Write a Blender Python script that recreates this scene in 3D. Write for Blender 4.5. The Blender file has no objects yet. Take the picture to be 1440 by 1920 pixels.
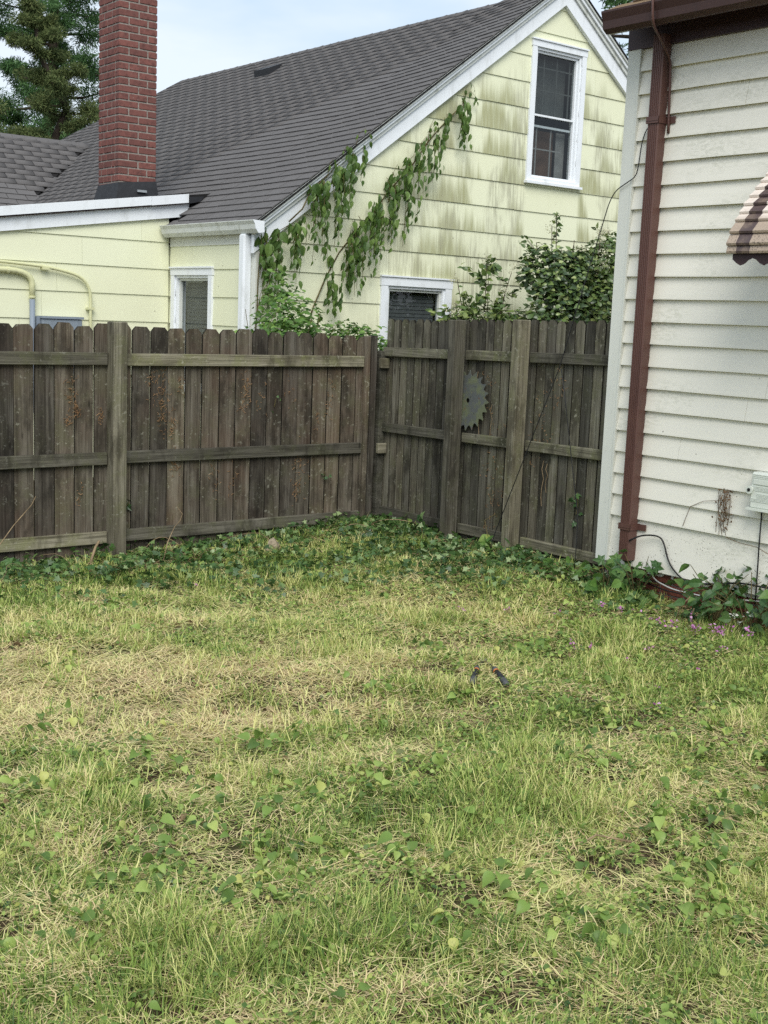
import bpy, bmesh, math, random
import numpy as np
from mathutils import Matrix, Vector, Euler
random.seed(7)
rng = np.random.default_rng(11)
scene = bpy.context.scene
COL = scene.collection

# ------------------------------------------------------------------ camera
PITCH, ROLL, AZ = math.radians(8.86), math.radians(2.25), math.radians(51.2)
EYE = Vector((0, 0, 1.75))
FWD = Vector((math.cos(AZ), math.sin(AZ), 0)); RGT = Vector((math.sin(AZ), -math.cos(AZ), 0)); UP = Vector((0, 0, 1))
_f = FWD*math.cos(PITCH) - UP*math.sin(PITCH); _u = UP*math.cos(PITCH) + FWD*math.sin(PITCH)
_R = RGT*math.cos(ROLL) + _u*math.sin(ROLL); _U = _u*math.cos(ROLL) - RGT*math.sin(ROLL)
cd = bpy.data.cameras.new('camera'); cam = bpy.data.objects.new('camera', cd); COL.objects.link(cam)
cd.sensor_fit = 'VERTICAL'; cd.sensor_height = 24.0; cd.lens = 24*2340/1920
cd.clip_start = 0.05; cd.clip_end = 2000
cam.matrix_world = Matrix(((_R.x, _U.x, -_f.x, EYE.x), (_R.y, _U.y, -_f.y, EYE.y), (_R.z, _U.z, -_f.z, EYE.z), (0, 0, 0, 1)))
scene.camera = cam
scene.render.engine = 'CYCLES'
scene.render.resolution_x, scene.render.resolution_y = 768, 1024
scene.cycles.use_denoising = False
scene.cycles.max_bounces = 6; scene.cycles.transparent_max_bounces = 12
scene.view_settings.view_transform = 'Standard'; scene.view_settings.look = 'None'
scene.view_settings.exposure = 1.0; scene.view_settings.gamma = 1.0

# ------------------------------------------------------------------ sky and sun (bright overcast, sun veiled behind the viewer)
SUN_DIR = Vector((-0.45, -0.68, 0.80)).normalized()
world = bpy.data.worlds.new('World'); scene.world = world; world.use_nodes = True
wt = world.node_tree; wt.nodes.clear()
wo = wt.nodes.new('ShaderNodeOutputWorld'); bg = wt.nodes.new('ShaderNodeBackground'); bg.inputs[1].default_value = 0.1
sky = wt.nodes.new('ShaderNodeTexSky'); sky.sky_type = 'NISHITA'; sky.sun_disc = False
sky.sun_elevation = math.asin(SUN_DIR.z); sky.sun_rotation = math.atan2(SUN_DIR.x, SUN_DIR.y)
sky.air_density = 1.0; sky.dust_density = 2.0
tc = wt.nodes.new('ShaderNodeTexCoord'); mp = wt.nodes.new('ShaderNodeMapping'); mp.inputs['Scale'].default_value = (1.6, 1.6, 5.0)
n1 = wt.nodes.new('ShaderNodeTexNoise'); n1.inputs['Scale'].default_value = 2.2; n1.inputs['Detail'].default_value = 5; n1.inputs['Roughness'].default_value = .5
cr = wt.nodes.new('ShaderNodeValToRGB'); cr.color_ramp.elements[0].position = .32; cr.color_ramp.elements[0].color = (3.0, 3.9, 4.9, 1)
cr.color_ramp.elements[1].position = .56; cr.color_ramp.elements[1].color = (4.45, 4.9, 5.35, 1)
mx = wt.nodes.new('ShaderNodeMix'); mx.data_type = 'RGBA'; mx.inputs[0].default_value = .9
wt.links.new(tc.outputs['Generated'], mp.inputs[0]); wt.links.new(mp.outputs[0], n1.inputs[0]); wt.links.new(n1.outputs[0], cr.inputs[0])
wt.links.new(sky.outputs[0], mx.inputs[6]); wt.links.new(cr.outputs[0], mx.inputs[7]); wt.links.new(mx.outputs[2], bg.inputs[0]); wt.links.new(bg.outputs[0], wo.inputs[0])
sl = bpy.data.lights.new('sun', 'SUN'); sl.energy = 1.5; sl.angle = math.radians(38); sl.color = (1, .97, .91)
so = bpy.data.objects.new('sun', sl); COL.objects.link(so); so.rotation_euler = SUN_DIR.to_track_quat('Z', 'Y').to_euler(); so.location = (0, -4, 12)

# ------------------------------------------------------------------ helpers
class MB:
    """collects shapes into one mesh"""
    def __init__(s): s.v = []; s.f = []
    def add(s, V, F):
        n = len(s.v); s.v += [tuple(p) for p in V]; s.f += [tuple(i+n for i in f) for f in F]; return s
    def box(s, x0, x1, y0, y1, z0, z1):
        return s.add([(x0,y0,z0),(x1,y0,z0),(x1,y1,z0),(x0,y1,z0),(x0,y0,z1),(x1,y0,z1),(x1,y1,z1),(x0,y1,z1)],
                     [(3,2,1,0),(4,5,6,7),(0,1,5,4),(1,2,6,5),(2,3,7,6),(3,0,4,7)])
    def prism(s, A, B):
        """two matching loops of 3-D points, capped"""
        n = len(A); F = [tuple(range(n))[::-1], tuple(range(n, 2*n))] + [(i, (i+1) % n, n+(i+1) % n, n+i) for i in range(n)]
        return s.add(list(A)+list(B), F)
    def tube(s, pts, r, sides=6, r1=None, cap=True):
        pts = [Vector(p) for p in pts]; n = len(pts); rings = []
        prev = None
        for i, p in enumerate(pts):
            d = (pts[min(i+1, n-1)] - pts[max(i-1, 0)]).normalized()
            a = d.orthogonal().normalized() if prev is None else (prev - d*prev.dot(d)).normalized()
            prev = a; b = d.cross(a)
            rr = r if r1 is None else r + (r1-r)*i/(n-1)
            rings.append([p + (a*math.cos(t) + b*math.sin(t))*rr for t in [2*math.pi*k/sides for k in range(sides)]])
        V = [q for R_ in rings for q in R_]; F = []
        for i in range(n-1):
            for k in range(sides):
                F.append((i*sides+k, i*sides+(k+1) % sides, (i+1)*sides+(k+1) % sides, (i+1)*sides+k))
        if cap: F += [tuple(range(sides))[::-1], tuple(range((n-1)*sides, n*sides))]
        return s.add(V, F)
    def mesh(s, name):
        m = bpy.data.meshes.new(name); m.from_pydata(s.v, [], s.f); m.update(); return m
    def build(s, name, mat, parent=None, smooth=False, bevel=0):
        m = s.mesh(name); bm = bmesh.new(); bm.from_mesh(m)
        bmesh.ops.recalc_face_normals(bm, faces=bm.faces)
        if bevel:
            bmesh.ops.bevel(bm, geom=list(bm.edges), offset=bevel, segments=1, affect='EDGES', profile=.5)
        bm.to_mesh(m); bm.free()
        return link(name, m, mat, parent, smooth)
def link(name, m, mat, parent=None, smooth=False):
    if mat is not None and not m.materials: m.materials.append(mat)
    if smooth: m.polygons.foreach_set('use_smooth', [True]*len(m.polygons))
    o = bpy.data.objects.new(name, m); COL.objects.link(o)
    if parent is not None: setp(o, parent)
    return o
def setp(o, parent):
    o.parent = parent
    if parent.type == 'EMPTY': o.matrix_parent_inverse = Matrix.Translation(-parent.location)
def tag(o, label, cat, group=None, kind=None):
    o['label'] = label; o['category'] = cat
    if group: o['group'] = group
    if kind: o['kind'] = kind
    return o
def thing(name, loc, label, cat, group=None):
    o = bpy.data.objects.new(name, None); COL.objects.link(o); o.location = loc; o.empty_display_size = .2
    return tag(o, label, cat, group)
def npmesh(name, V, Q=None, T=None, attr=None):
    """fast mesh from numpy arrays: quads and triangles"""
    m = bpy.data.meshes.new(name); Q = np.zeros((0, 4), int) if Q is None else Q; T = np.zeros((0, 3), int) if T is None else T
    nl = Q.size + T.size; npoly = len(Q)+len(T)
    m.vertices.add(len(V)); m.vertices.foreach_set('co', np.ascontiguousarray(V, dtype=np.float32).ravel())
    m.loops.add(nl); m.loops.foreach_set('vertex_index', np.concatenate([Q.ravel(), T.ravel()]).astype(np.int32))
    st = np.concatenate([np.arange(len(Q))*4, Q.size + np.arange(len(T))*3]).astype(np.int32)
    m.polygons.add(npoly); m.polygons.foreach_set('loop_start', st)
    m.update(calc_edges=True)
    if attr is not None:
        for k, a in attr.items():
            at = m.attributes.new(k, 'FLOAT', 'POINT'); at.data.foreach_set('value', np.ascontiguousarray(a, dtype=np.float32))
    m.validate()
    return m
def rotz(a): return np.array([[math.cos(a), -math.sin(a), 0], [math.sin(a), math.cos(a), 0], [0, 0, 1]])

# 2-D value noise for layout
_grid = rng.random((64, 64))
def vnoise(x, y, sc=1.0):
    x = np.asarray(x, float)*sc + 300.3; y = np.asarray(y, float)*sc + 311.7
    ix = np.floor(x).astype(int); iy = np.floor(y).astype(int); fx = x-ix; fy = y-iy
    fx = fx*fx*(3-2*fx); fy = fy*fy*(3-2*fy); g = lambda i, j: _grid[i % 64, j % 64]
    return (g(ix, iy)*(1-fx)*(1-fy) + g(ix+1, iy)*fx*(1-fy) + g(ix, iy+1)*(1-fx)*fy + g(ix+1, iy+1)*fx*fy)
def gz(x, y):
    """ground height"""
    x = np.asarray(x, float); y = np.asarray(y, float)
    d = np.sqrt(x*x+y*y)
    near = np.clip((d-2)/6, 0, 1)
    z = -0.06 - 0.07*near
    z = z - 0.06*np.exp(-((x-3.4)**2+(y-8.8)**2)/2.0) + 0.10*np.exp(-((x-6.6)**2+(y-6.6)**2)/1.4) + 0.05*np.exp(-((x-6.6)**2+(y-8.4)**2)/.8)
    z = z - 0.06*np.exp(-((x-6.8)**2+(y-4.6)**2)/.6)
    fade = np.exp(-(d/25)**2)
    return z + fade*((vnoise(x, y, .9)-.5)*.07 + (vnoise(x, y, 3.1)-.5)*.035 + (vnoise(x, y, 6.7)-.5)*.022)
def gzf(x, y): return float(gz(x, y))
# ------------------------------------------------------------------ materials
class NT:
    def __init__(s, name, rough=.7, spec=.3):
        s.m = bpy.data.materials.new(name); s.m.use_nodes = True; s.t = s.m.node_tree
        s.b = s.t.nodes['Principled BSDF']; s.b.inputs['Roughness'].default_value = rough; s.b.inputs['Specular IOR Level'].default_value = spec
        s._g = s._o = s._c = None
    def n(s, typ, **kw):
        nd = s.t.nodes.new('ShaderNode'+typ)
        for k, v in kw.items(): setattr(nd, k, v)
        return nd
    def put(s, sock, val):
        if hasattr(val, 'is_output'): s.t.links.new(val, sock)
        else: sock.default_value = val
    @property
    def pos(s):
        if s._g is None: s._g = s.n('NewGeometry')
        return s._g.outputs['Position']
    @property
    def island(s):
        s.pos; return s._g.outputs['Random Per Island']
    @property
    def orand(s):
        if s._o is None: s._o = s.n('ObjectInfo')
        return s._o.outputs['Random']
    @property
    def obj(s):
        if s._c is None: s._c = s.n('TexCoord')
        return s._c.outputs['Object']
    def math(s, op, a, b=0.0, c=None, clamp=False):
        nd = s.n('Math', operation=op, use_clamp=clamp); s.put(nd.inputs[0], a); s.put(nd.inputs[1], b)
        if c is not None: s.put(nd.inputs[2], c)
        return nd.outputs[0]
    def vec(s, op, a, b):
        nd = s.n('VectorMath', operation=op); s.put(nd.inputs[0], a); s.put(nd.inputs[1], b); return nd.outputs[0]
    def jit(s, v, amt=37.0):
        """shift coordinates by the object's random number so copies differ"""
        cb = s.n('CombineXYZ'); r = s.math('MULTIPLY', s.orand, amt)
        for i in range(3): s.put(cb.inputs[i], r)
        return s.vec('ADD', v, cb.outputs[0])
    def noise(s, v, sc, detail=4, rough=.55, dist=0.0):
        if isinstance(sc, tuple): v = s.vec('MULTIPLY', v, sc); sc = 1.0
        nd = s.n('TexNoise'); s.put(nd.inputs['Vector'], v); nd.inputs['Scale'].default_value = sc
        nd.inputs['Detail'].default_value = detail; nd.inputs['Roughness'].default_value = rough; nd.inputs['Distortion'].default_value = dist
        return nd.outputs[0]
    def vor(s, v, sc, feat='F1'):
        if isinstance(sc, tuple): v = s.vec('MULTIPLY', v, sc); sc = 1.0
        nd = s.n('TexVoronoi', feature=feat); s.put(nd.inputs['Vector'], v); nd.inputs['Scale'].default_value = sc; return nd.outputs[0]
    def ramp(s, f, *stops):
        nd = s.n('ValToRGB'); e = nd.color_ramp.elements
        while len(e) < len(stops): e.new(.5)
        for i, (p, c) in enumerate(stops):
            e[i].position = p; e[i].color = (c if isinstance(c, tuple) else (c, c, c)) + (1,)
        s.put(nd.inputs[0], f); return nd.outputs[0]
    def rng(s, f, a, b, c=0.0, d=1.0):
        nd = s.n('MapRange'); nd.interpolation_type = 'SMOOTHSTEP'; s.put(nd.inputs[0], f)
        for i, v in zip((1, 2, 3, 4), (a, b, c, d)): nd.inputs[i].default_value = v
        return nd.outputs[0]
    def mix(s, f, a, b, blend='MIX'):
        nd = s.n('Mix', data_type='RGBA', blend_type=blend); s.put(nd.inputs[0], f)
        for k, v in ((6, a), (7, b)): s.put(nd.inputs[k], v+(1,) if isinstance(v, tuple) else v)
        return nd.outputs[2]
    def sep(s, v):
        nd = s.n('SeparateXYZ'); s.put(nd.inputs[0], v); return nd.outputs
    def attr(s, name):
        nd = s.n('Attribute', attribute_name=name); return nd.outputs['Fac']
    def color(s, c): s.put(s.b.inputs['Base Color'], c+(1,) if isinstance(c, tuple) else c); return s
    def bump(s, h, st=.3, dist=.01):
        nd = s.n('Bump'); nd.inputs['Strength'].default_value = st; nd.inputs['Distance'].default_value = dist; s.put(nd.inputs['Height'], h); s.t.links.new(nd.outputs[0], s.b.inputs['Normal']); return s
    def leafy(s, col, amt=.3):
        tr = s.n('BsdfTranslucent'); s.put(tr.inputs[0], col); ms = s.n('MixShader'); ms.inputs[0].default_value = amt
        s.t.links.new(s.b.outputs[0], ms.inputs[1]); s.t.links.new(tr.outputs[0], ms.inputs[2])
        s.t.links.new(ms.outputs[0], s.t.nodes['Material Output'].inputs[0]); return s
M = {}
def simple(name, col, rough=.6, spec=.3, var=.12, sc=14, bump=0, metal=0):
    k = NT(name, rough, spec); v = k.noise(k.jit(k.obj), sc, 5)
    dk = tuple(c*(1-var*1.6) for c in col); lt = tuple(min(1, c*(1+var)) for c in col)
    k.color(k.ramp(v, (.3, dk), (.7, lt))); k.b.inputs['Metallic'].default_value = metal
    if bump: k.bump(v, bump)
    M[name] = k.m; return k.m

# weathered fence wood. tone: base colours; grain runs along z (vertical) or along the rail
def wood(name, dark, mid, light, moss, along, brown=0.0, mossamt=.5):
    k = NT(name, .85, .15); p = k.jit(k.pos)
    s = [15, 15, 15]; s[along] = 1.1
    s2 = [95, 95, 95]; s2[along] = 2.2
    big = k.noise(p, tuple(s), 5, .6, .6); fine = k.noise(p, tuple(s2), 3, .6)
    blot = k.noise(k.pos, 1.7, 4, .6); blot2 = k.noise(p, 5.5, 5, .65)
    c = k.ramp(big, (.28, dark), (.5, mid), (.74, light))
    c = k.mix(k.ramp(fine, (.40, .5), (.52, 0.0)), c, tuple(x*.35 for x in dark))
    if brown:
        c = k.mix(k.math('MULTIPLY', k.rng(blot, .42, .66), brown), c, k.mix(.45, c, (.085, .038, .022)))
    z = k.sep(k.pos)[2]
    mo = k.math('MULTIPLY', k.rng(blot2, .44, .68), mossamt)
    c = k.mix(mo, c, moss)
    st_ = k.noise(p, (5, 5, 2.2), 5, .65); c = k.mix(k.math('MULTIPLY', k.rng(st_, .48, .66), .72), c, tuple(q*.55 for q in dark))
    # pale lichen flecks and flaking grey near the tops
    fl = k.math('MULTIPLY', k.rng(k.noise(p, 34, 3, .7), .58, .68), k.rng(blot2, .42, .58))
    c = k.mix(k.math('MULTIPLY', fl, .65), c, (.26, .25, .20))
    knot = k.vor(p, (7, 7, 2.3)); c = k.mix(k.math('MULTIPLY', k.rng(knot, .10, .04), .7), c, tuple(x*.4 for x in dark))
    hs = k.n('HueSaturation'); k.put(hs.inputs['Value'], k.math('MULTIPLY_ADD', k.orand, .95, .55)); k.put(hs.inputs['Color'], c); k.put(hs.inputs['Saturation'], k.math('MULTIPLY_ADD', k.orand, .3, .8))
    k.color(hs.outputs[0]); k.bump(k.math('ADD', big, k.math('MULTIPLY', fine, .6)), .55, .004)
    M[name] = k.m
wood('picket_wood', (.045, .037, .027), (.112, .096, .073), (.190, .172, .140), (.085, .084, .045), 2, brown=.6, mossamt=.45)
wood('picket_wood_grey', (.045, .041, .030), (.112, .104, .078), (.185, .177, .142), (.088, .090, .048), 2, brown=.25, mossamt=.55)
wood('rail_wood', (.075, .067, .046), (.165, .152, .112), (.27, .25, .195), (.12, .125, .055), 0, mossamt=.6)
wood('rail_wood_side', (.062, .058, .040), (.135, .126, .092), (.22, .205, .16), (.098, .105, .046), 1, mossamt=.65)
wood('post_wood', (.075, .066, .044), (.165, .150, .108), (.26, .24, .18), (.112, .115, .054), 2, mossamt=.5)

# yellow lap siding with algae streaks that sit on the gable where the wall stays wet
k = NT('yellow_siding', .55, .3); P = k.pos; x, y, z = k.sep(P)
base = k.mix(k.noise(P, 2.2, 4), (.72, .74, .53), (.79, .80, .60))
base = k.mix(k.math('MULTIPLY', k.orand, .35), base, (.73, .725, .50))
streak = k.noise(P, (16, 16, .9), 5, .62); streak2 = k.noise(P, (46, 46, 2.2), 4, .6)
cloud = k.noise(P, (.85, .85, 1.1), 4, .6); cl2 = k.noise(P, (2.6, 2.6, 1.3), 4, .6)
gable = k.math('MULTIPLY', k.rng(y, 11.3, 11.2), k.rng(x, 7.9, 9.6))
hi = k.rng(z, 5.0, 4.2)
under = k.math('MULTIPLY', k.math('MULTIPLY', k.rng(x, 10.76, 10.84), k.rng(x, 11.78, 11.70)), k.rng(z, 3.45, 3.4))   # board under the sill stays clean
am = k.math('MULTIPLY', k.math('MULTIPLY', gable, hi), k.math('SUBTRACT', 1.0, under))
fr = k.math('FRACT', k.math('DIVIDE', k.math('SUBTRACT', z, 1.597), .2958))
ci = k.math('FLOOR', k.math('DIVIDE', k.math('SUBTRACT', z, 1.597), .2958))      # flames of algae rise from the foot of each course
def course(sx, sc): cb = k.n('CombineXYZ'); k.put(cb.inputs[0], k.math('MULTIPLY', x, sx)); k.put(cb.inputs[1], k.math('MULTIPLY', ci, sc)); return cb.outputs[0]
lowc = k.noise(course(1.5, .55), 1.0, 3, .5); hic = k.noise(course(24, 9.1), 1.0, 3, .6); midc = k.noise(course(6, 3.1), 1.0, 3, .6)
N_ = k.math('ADD', k.math('ADD', k.math('MULTIPLY', k.math('SUBTRACT', lowc, .455), 5.0), k.math('MULTIPLY', k.math('SUBTRACT', midc, .5), 2.2)), k.math('MULTIPLY', k.math('SUBTRACT', hic, .5), 1.1))
a1 = k.math('MULTIPLY', k.rng(k.math('SUBTRACT', N_, fr), -.42, .55), k.math('MULTIPLY_ADD', k.rng(streak2, .3, .65), .5, .5))
a1 = k.math('MULTIPLY', a1, am)
c = k.mix(k.math('MULTIPLY', a1, .9), base, k.mix(k.rng(streak2, .35, .65), (.19, .195, .055), (.34, .335, .17)))
gy = k.math('MULTIPLY', k.math('MULTIPLY', k.rng(cl2, .44, .62), k.rng(streak2, .36, .62)), am)
c = k.mix(k.math('MULTIPLY', gy, .7), c, (.36, .355, .25))
dr = k.math('MULTIPLY', k.rng(streak, .60, .78), k.rng(cl2, .45, .65)); c = k.mix(k.math('MULTIPLY', dr, .30), c, (.36, .37, .13))
sp = k.math('MULTIPLY', k.rng(k.vor(P, 5.0), .05, .02), .8); c = k.mix(sp, c, (.12, .10, .07))
k.color(c); k.bump(streak2, .12, .003); M['yellow_siding'] = k.m

# cream clapboard with mildew bands and speckle
k = NT('clapboard', .5, .35); P = k.jit(k.pos, 3.0); x, y, z = k.sep(k.pos)
g = k.noise(P, (3, 2.2, 90), 4, .6); b2 = k.noise(k.pos, (2, 1.6, 3.0), 5, .6)
c = k.mix(g, (.75, .722, .625), (.81, .785, .70))
mil = k.math('MULTIPLY', k.rng(b2, .46, .68), k.rng(k.noise(k.pos, (30, 24, 60), 4, .7), .42, .62)); c = k.mix(k.math('MULTIPLY', mil, .34), c, (.36, .37, .28))
lowd = k.math('MULTIPLY', k.rng(z, .75, .15), k.rng(k.vor(k.pos, (42, 42, 60)), .24, .12)); c = k.mix(k.math('MULTIPLY', lowd, k.rng(k.noise(k.pos, 6.0, 3), .42, .60)), c, (.10, .085, .06))
sp = k.math('MULTIPLY', k.rng(k.vor(k.pos, 9.0), .06, .03), k.rng(z, 2.2, 1.0)); c = k.mix(k.math('MULTIPLY', sp, .8), c, (.14, .12, .09))
k.color(c); k.bump(g, .1, .002); M['clapboard'] = k.m

def painted(name, col, dirt, amt=.5, rough=.5):
    k = NT(name, rough, .35); P = k.pos
    n = k.noise(P, (9, 9, 3), 5, .65); f = k.noise(P, 60, 3, .6)
    c = k.mix(k.math('MULTIPLY', k.rng(n, .5, .74), amt), col, dirt); c = k.mix(k.math('MULTIPLY', k.rng(f, .66, .74), .45), c, tuple(x*.5 for x in dirt))
    k.color(c); k.bump(f, .1, .002); M[name] = k.m
painted('white_trim', (.79, .82, .85), (.46, .47, .45), .4)
painted('gutter_white', (.66, .68, .64), (.33, .34, .27), .8)
painted('cream_trim', (.66, .67, .61), (.42, .42, .36), .35)
painted('brown_metal', (.105, .052, .042), (.062, .030, .026), .5, .42)
painted('gutter_brown', (.060, .031, .027), (.04, .022, .02), .5, .42)
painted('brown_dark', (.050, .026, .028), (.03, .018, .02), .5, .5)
painted('conduit_paint', (.62, .62, .37), (.45, .44, .27), .5)
painted('grey_plastic', (.22, .26, .31), (.15, .17, .19), .5)
painted('box_plastic', (.66, .69, .62), (.45, .46, .40), .3)
simple('black_rubber', (.012, .012, .013), .5, .4)
simple('grey_cap', (.075, .078, .082), .55, .35)
simple('orange_plastic', (.60, .20, .05), .5, .35)
simple('steel', (.45, .45, .46), .35, .5, metal=.8)
simple('cable_white', (.5, .5, .48), .5, .35)
simple('lead_flash', (.022, .023, .026), .55, .35, bump=.5)
simple('tape_print', (.35, .38, .40), .6)
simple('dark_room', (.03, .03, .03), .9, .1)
simple('roof_deck', (.020, .019, .019), .95, .1)
simple('mortar', (.29, .26, .23), .9, .1, var=.2, sc=40)
simple('twig', (.27, .20, .12), .85, .1, var=.3)
simple('dead_twig', (.15, .095, .055), .9, .1, var=.3)
simple('vine_stem', (.12, .10, .045), .8, .1, var=.3)
simple('bark', (.075, .058, .045), .95, .1, var=.4, sc=6, bump=.6)

def brick(name, a, b, cdk):
    k = NT(name, .85, .15); P = k.jit(k.pos); n = k.noise(P, 18, 5, .65)
    c = k.mix(k.orand, a, b); c = k.mix(k.rng(n, .42, .72), c, cdk); c = k.mix(k.math('MULTIPLY', k.rng(k.noise(P, 55, 3), .64, .74), .5), c, (.30, .27, .25))
    k.color(c); k.bump(k.noise(P, 70, 4), .5, .004); M[name] = k.m
brick('brick', (.215, .088, .074), (.158, .070, .060), (.115, .052, .046))
brick('foundation_brick', (.21, .07, .045), (.14, .045, .033), (.08, .04, .03))

# asphalt shingles: granules, weathering, one tone per tab
k = NT('shingle', .92, .12); P = k.jit(k.pos, 11.0)
rnd = k.math('FRACT', k.math('ADD', k.island, k.orand))
c = k.ramp(rnd, (0, (.094, .090, .090)), (.5, (.132, .127, .127)), (1, (.168, .161, .160)))
w = k.noise(k.pos, .8, 5, .6); c = k.mix(k.math('MULTIPLY', k.rng(w, .50, .72), .35), c, (.145, .137, .132))
c = k.mix(.8, c, (.130, .125, .124)); gr = k.noise(P, 240, 2, .7); c = k.mix(k.math('MULTIPLY', k.rng(gr, .5, .66), .45), c, (.19, .175, .17)); c = k.mix(k.math('MULTIPLY', k.rng(gr, .46, .34), .5), c, (.03, .027, .028))
k.color(c); k.bump(gr, .4, .004); M['shingle'] = k.m
k = NT('shingle_brown', .92, .12); P = k.jit(k.pos); gr = k.noise(P, 160, 3, .7)
c = k.mix(k.orand, (.10, .068, .045), (.17, .115, .07)); c = k.mix(k.rng(gr, .45, .65), c, (.26, .18, .10)); k.color(c); k.bump(gr, .5, .004); M['shingle_brown'] = k.m

# window glass: mostly clear, reflecting at glancing angles
k = NT('glass', .03, .5); t = k.n('BsdfTransparent'); gl = k.n('BsdfGlossy'); gl.inputs['Roughness'].default_value = .02
lwt = k.n('LayerWeight'); fr = k.math('MULTIPLY_ADD', k.math('POWER', lwt.outputs['Facing'], 4.0), .9, .045); ms = k.n('MixShader'); t.inputs[0].default_value = (.66, .70, .70, 1)
k.t.links.new(fr, ms.inputs[0]); k.t.links.new(t.outputs[0], ms.inputs[1]); k.t.links.new(gl.outputs[0], ms.inputs[2]); k.t.links.new(ms.outputs[0], k.t.nodes['Material Output'].inputs[0]); M['glass'] = k.m
simple('blind', (.16, .165, .17), .7, .2); simple('screen_grey', (.12, .125, .12), .8, .1); simple('curtain', (.13, .075, .05), .9, .1, var=.3, sc=5); simple('drape', (.30, .29, .28), .9, .1)

# awning slats: cream with brown stripe in the paint, speckled mould on the lower slats
k = NT('awning_slat', .45, .4); x, y, z = k.sep(k.pos)
st = k.math('FRACT', k.math('DIVIDE', k.math('SUBTRACT', 4.545, y), .42)); s2 = k.math('MULTIPLY', k.math('GREATER_THAN', st, .03), k.math('LESS_THAN', st, .25))
c = k.mix(s2, k.mix(k.rng(z, 2.44, 2.36), (.74, .65, .57), (.40, .315, .24)), (.085, .058, .056))
mo = k.math('MULTIPLY', k.rng(k.noise(k.pos, 95, 4, .7), .52, .64), k.rng(z, 2.42, 2.24)); c = k.mix(k.math('MULTIPLY', mo, .9), c, (.05, .038, .03))
c = k.mix(k.math('MULTIPLY', k.rng(k.noise(k.pos, 9, 4), .5, .7), .35), c, (.36, .27, .19)); k.color(c); M['awning_slat'] = k.m

# rusted, mossy saw blade
k = NT('saw_steel', .6, .4); P = k.pos; n = k.noise(P, 9, 5, .65); m2 = k.noise(P, 26, 5, .65)
c = k.mix(k.rng(n, .40, .56), (.10, .108, .105), (.135, .15, .088)); c = k.mix(k.math('MULTIPLY', k.rng(m2, .60, .70), .8), c, (.16, .075, .04)); c = k.mix(k.math('MULTIPLY', k.rng(m2, .40, .30), .6), c, (.20, .22, .20))
k.color(c); k.b.inputs['Metallic'].default_value = .15; M['saw_steel'] = k.m

# ground: soil and thatch under the grass
k = NT('ground', .95, .08); P = k.pos; n = k.noise(P, 2.0, 5, .6); f = k.noise(P, 42, 5, .7)
c = k.mix(n, (.050, .036, .021), (.095, .070, .040)); c = k.mix(k.rng(f, .5, .75), c, (.20, .155, .09)); c = k.mix(k.math('MULTIPLY', k.rng(k.noise(P, 5, 4), .46, .62), .5), c, (.06, .075, .03))
k.color(c); k.bump(f, .8, .02); M['ground'] = k.m

# plants: 'hue' 0 = dead straw ... 1 = dark green
def plantmat(name, stops, rough=.55, spec=.25, tr=.3, use='hue'):
    k = NT(name, rough, spec)
    if use == 'hue': f = k.attr('hue')
    elif use == 'island': f = k.island
    else: f = k.math('FRACT', k.math('ADD', k.orand, k.math('MULTIPLY', k.island, .35)))
    c = k.ramp(f, *stops); n = k.noise(k.pos, 55, 3); c = k.mix(k.math('MULTIPLY', k.rng(n, .5, .75), .35), c, k.mix(.5, c, (.22, .24, .07)))
    k.color(c); k.leafy(c, tr); M[name] = k.m
plantmat('grass', ((0, (.30, .20, .11)), (.12, (.62, .46, .25)), (.24, (.76, .63, .35)), (.36, (.70, .67, .29)), (.50, (.56, .56, .20)), (.66, (.30, .39, .085)), (.84, (.15, .245, .045)), (1, (.048, .095, .02))), tr=.15)
plantmat('weed_leaf', ((0, (.07, .135, .03)), (.5, (.20, .31, .065)), (.88, (.38, .48, .13)), (1, (.52, .52, .16))), .45, .35, use='island')
plantmat('weed_leaf_o', ((0, (.055, .13, .03)), (.5, (.11, .22, .045)), (.85, (.20, .33, .08)), (1, (.36, .36, .09))), .45, .35, use='o')
plantmat('ivy', ((0, (.025, .062, .018)), (.5, (.06, .125, .032)), (.8, (.13, .22, .065)), (1, (.28, .36, .16))), .38, .45, .18, 'island')
plantmat('vine_leaf', ((0, (.05, .10, .022)), (.6, (.095, .17, .038)), (1, (.18, .28, .07))), .42, .4, .25, 'o')
plantmat('creeper', ((0, (.05, .12, .022)), (.6, (.10, .20, .035)), (1, (.20, .33, .07))), .45, .35, .3, 'island')
plantmat('shrub_dark', ((0, (.03, .060, .024)), (.55, (.075, .13, .043)), (.85, (.17, .25, .07)), (1, (.38, .44, .18))), .3, .5, .12, 'island')
plantmat('shrub_light', ((0, (.045, .085, .028)), (.6, (.11, .175, .045)), (1, (.28, .34, .11))), .35, .45, .22, 'island')
plantmat('blossom', ((0, (.55, .52, .34)), (1, (.74, .73, .58))), .6, .2, .3, 'island')
plantmat('pink', ((0, (.48, .14, .42)), (.6, (.62, .24, .55)), (1, (.74, .45, .68))), .6, .2, .3, 'island')
plantmat('white_petal', ((0, (.6, .62, .55)), (1, (.8, .8, .75))), .6, .2, .3, 'island')
plantmat('cedar', ((0, (.06, .09, .036)), (.5, (.12, .16, .06)), (1, (.22, .25, .10))), .7, .1, .25, 'island')
plantmat('pine', ((0, (.04, .09, .036)), (.6, (.08, .17, .06)), (1, (.14, .25, .09))), .6, .15, .3, 'island')
plantmat('litter', ((0, (.10, .065, .035)), (.4, (.20, .135, .075)), (.75, (.33, .26, .15)), (1, (.14, .17, .07))), .8, .1, .1, 'island')
plantmat('dry_root', ((0, (.22, .12, .06)), (1, (.42, .26, .14))), .85, .1, .05, 'island')
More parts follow.
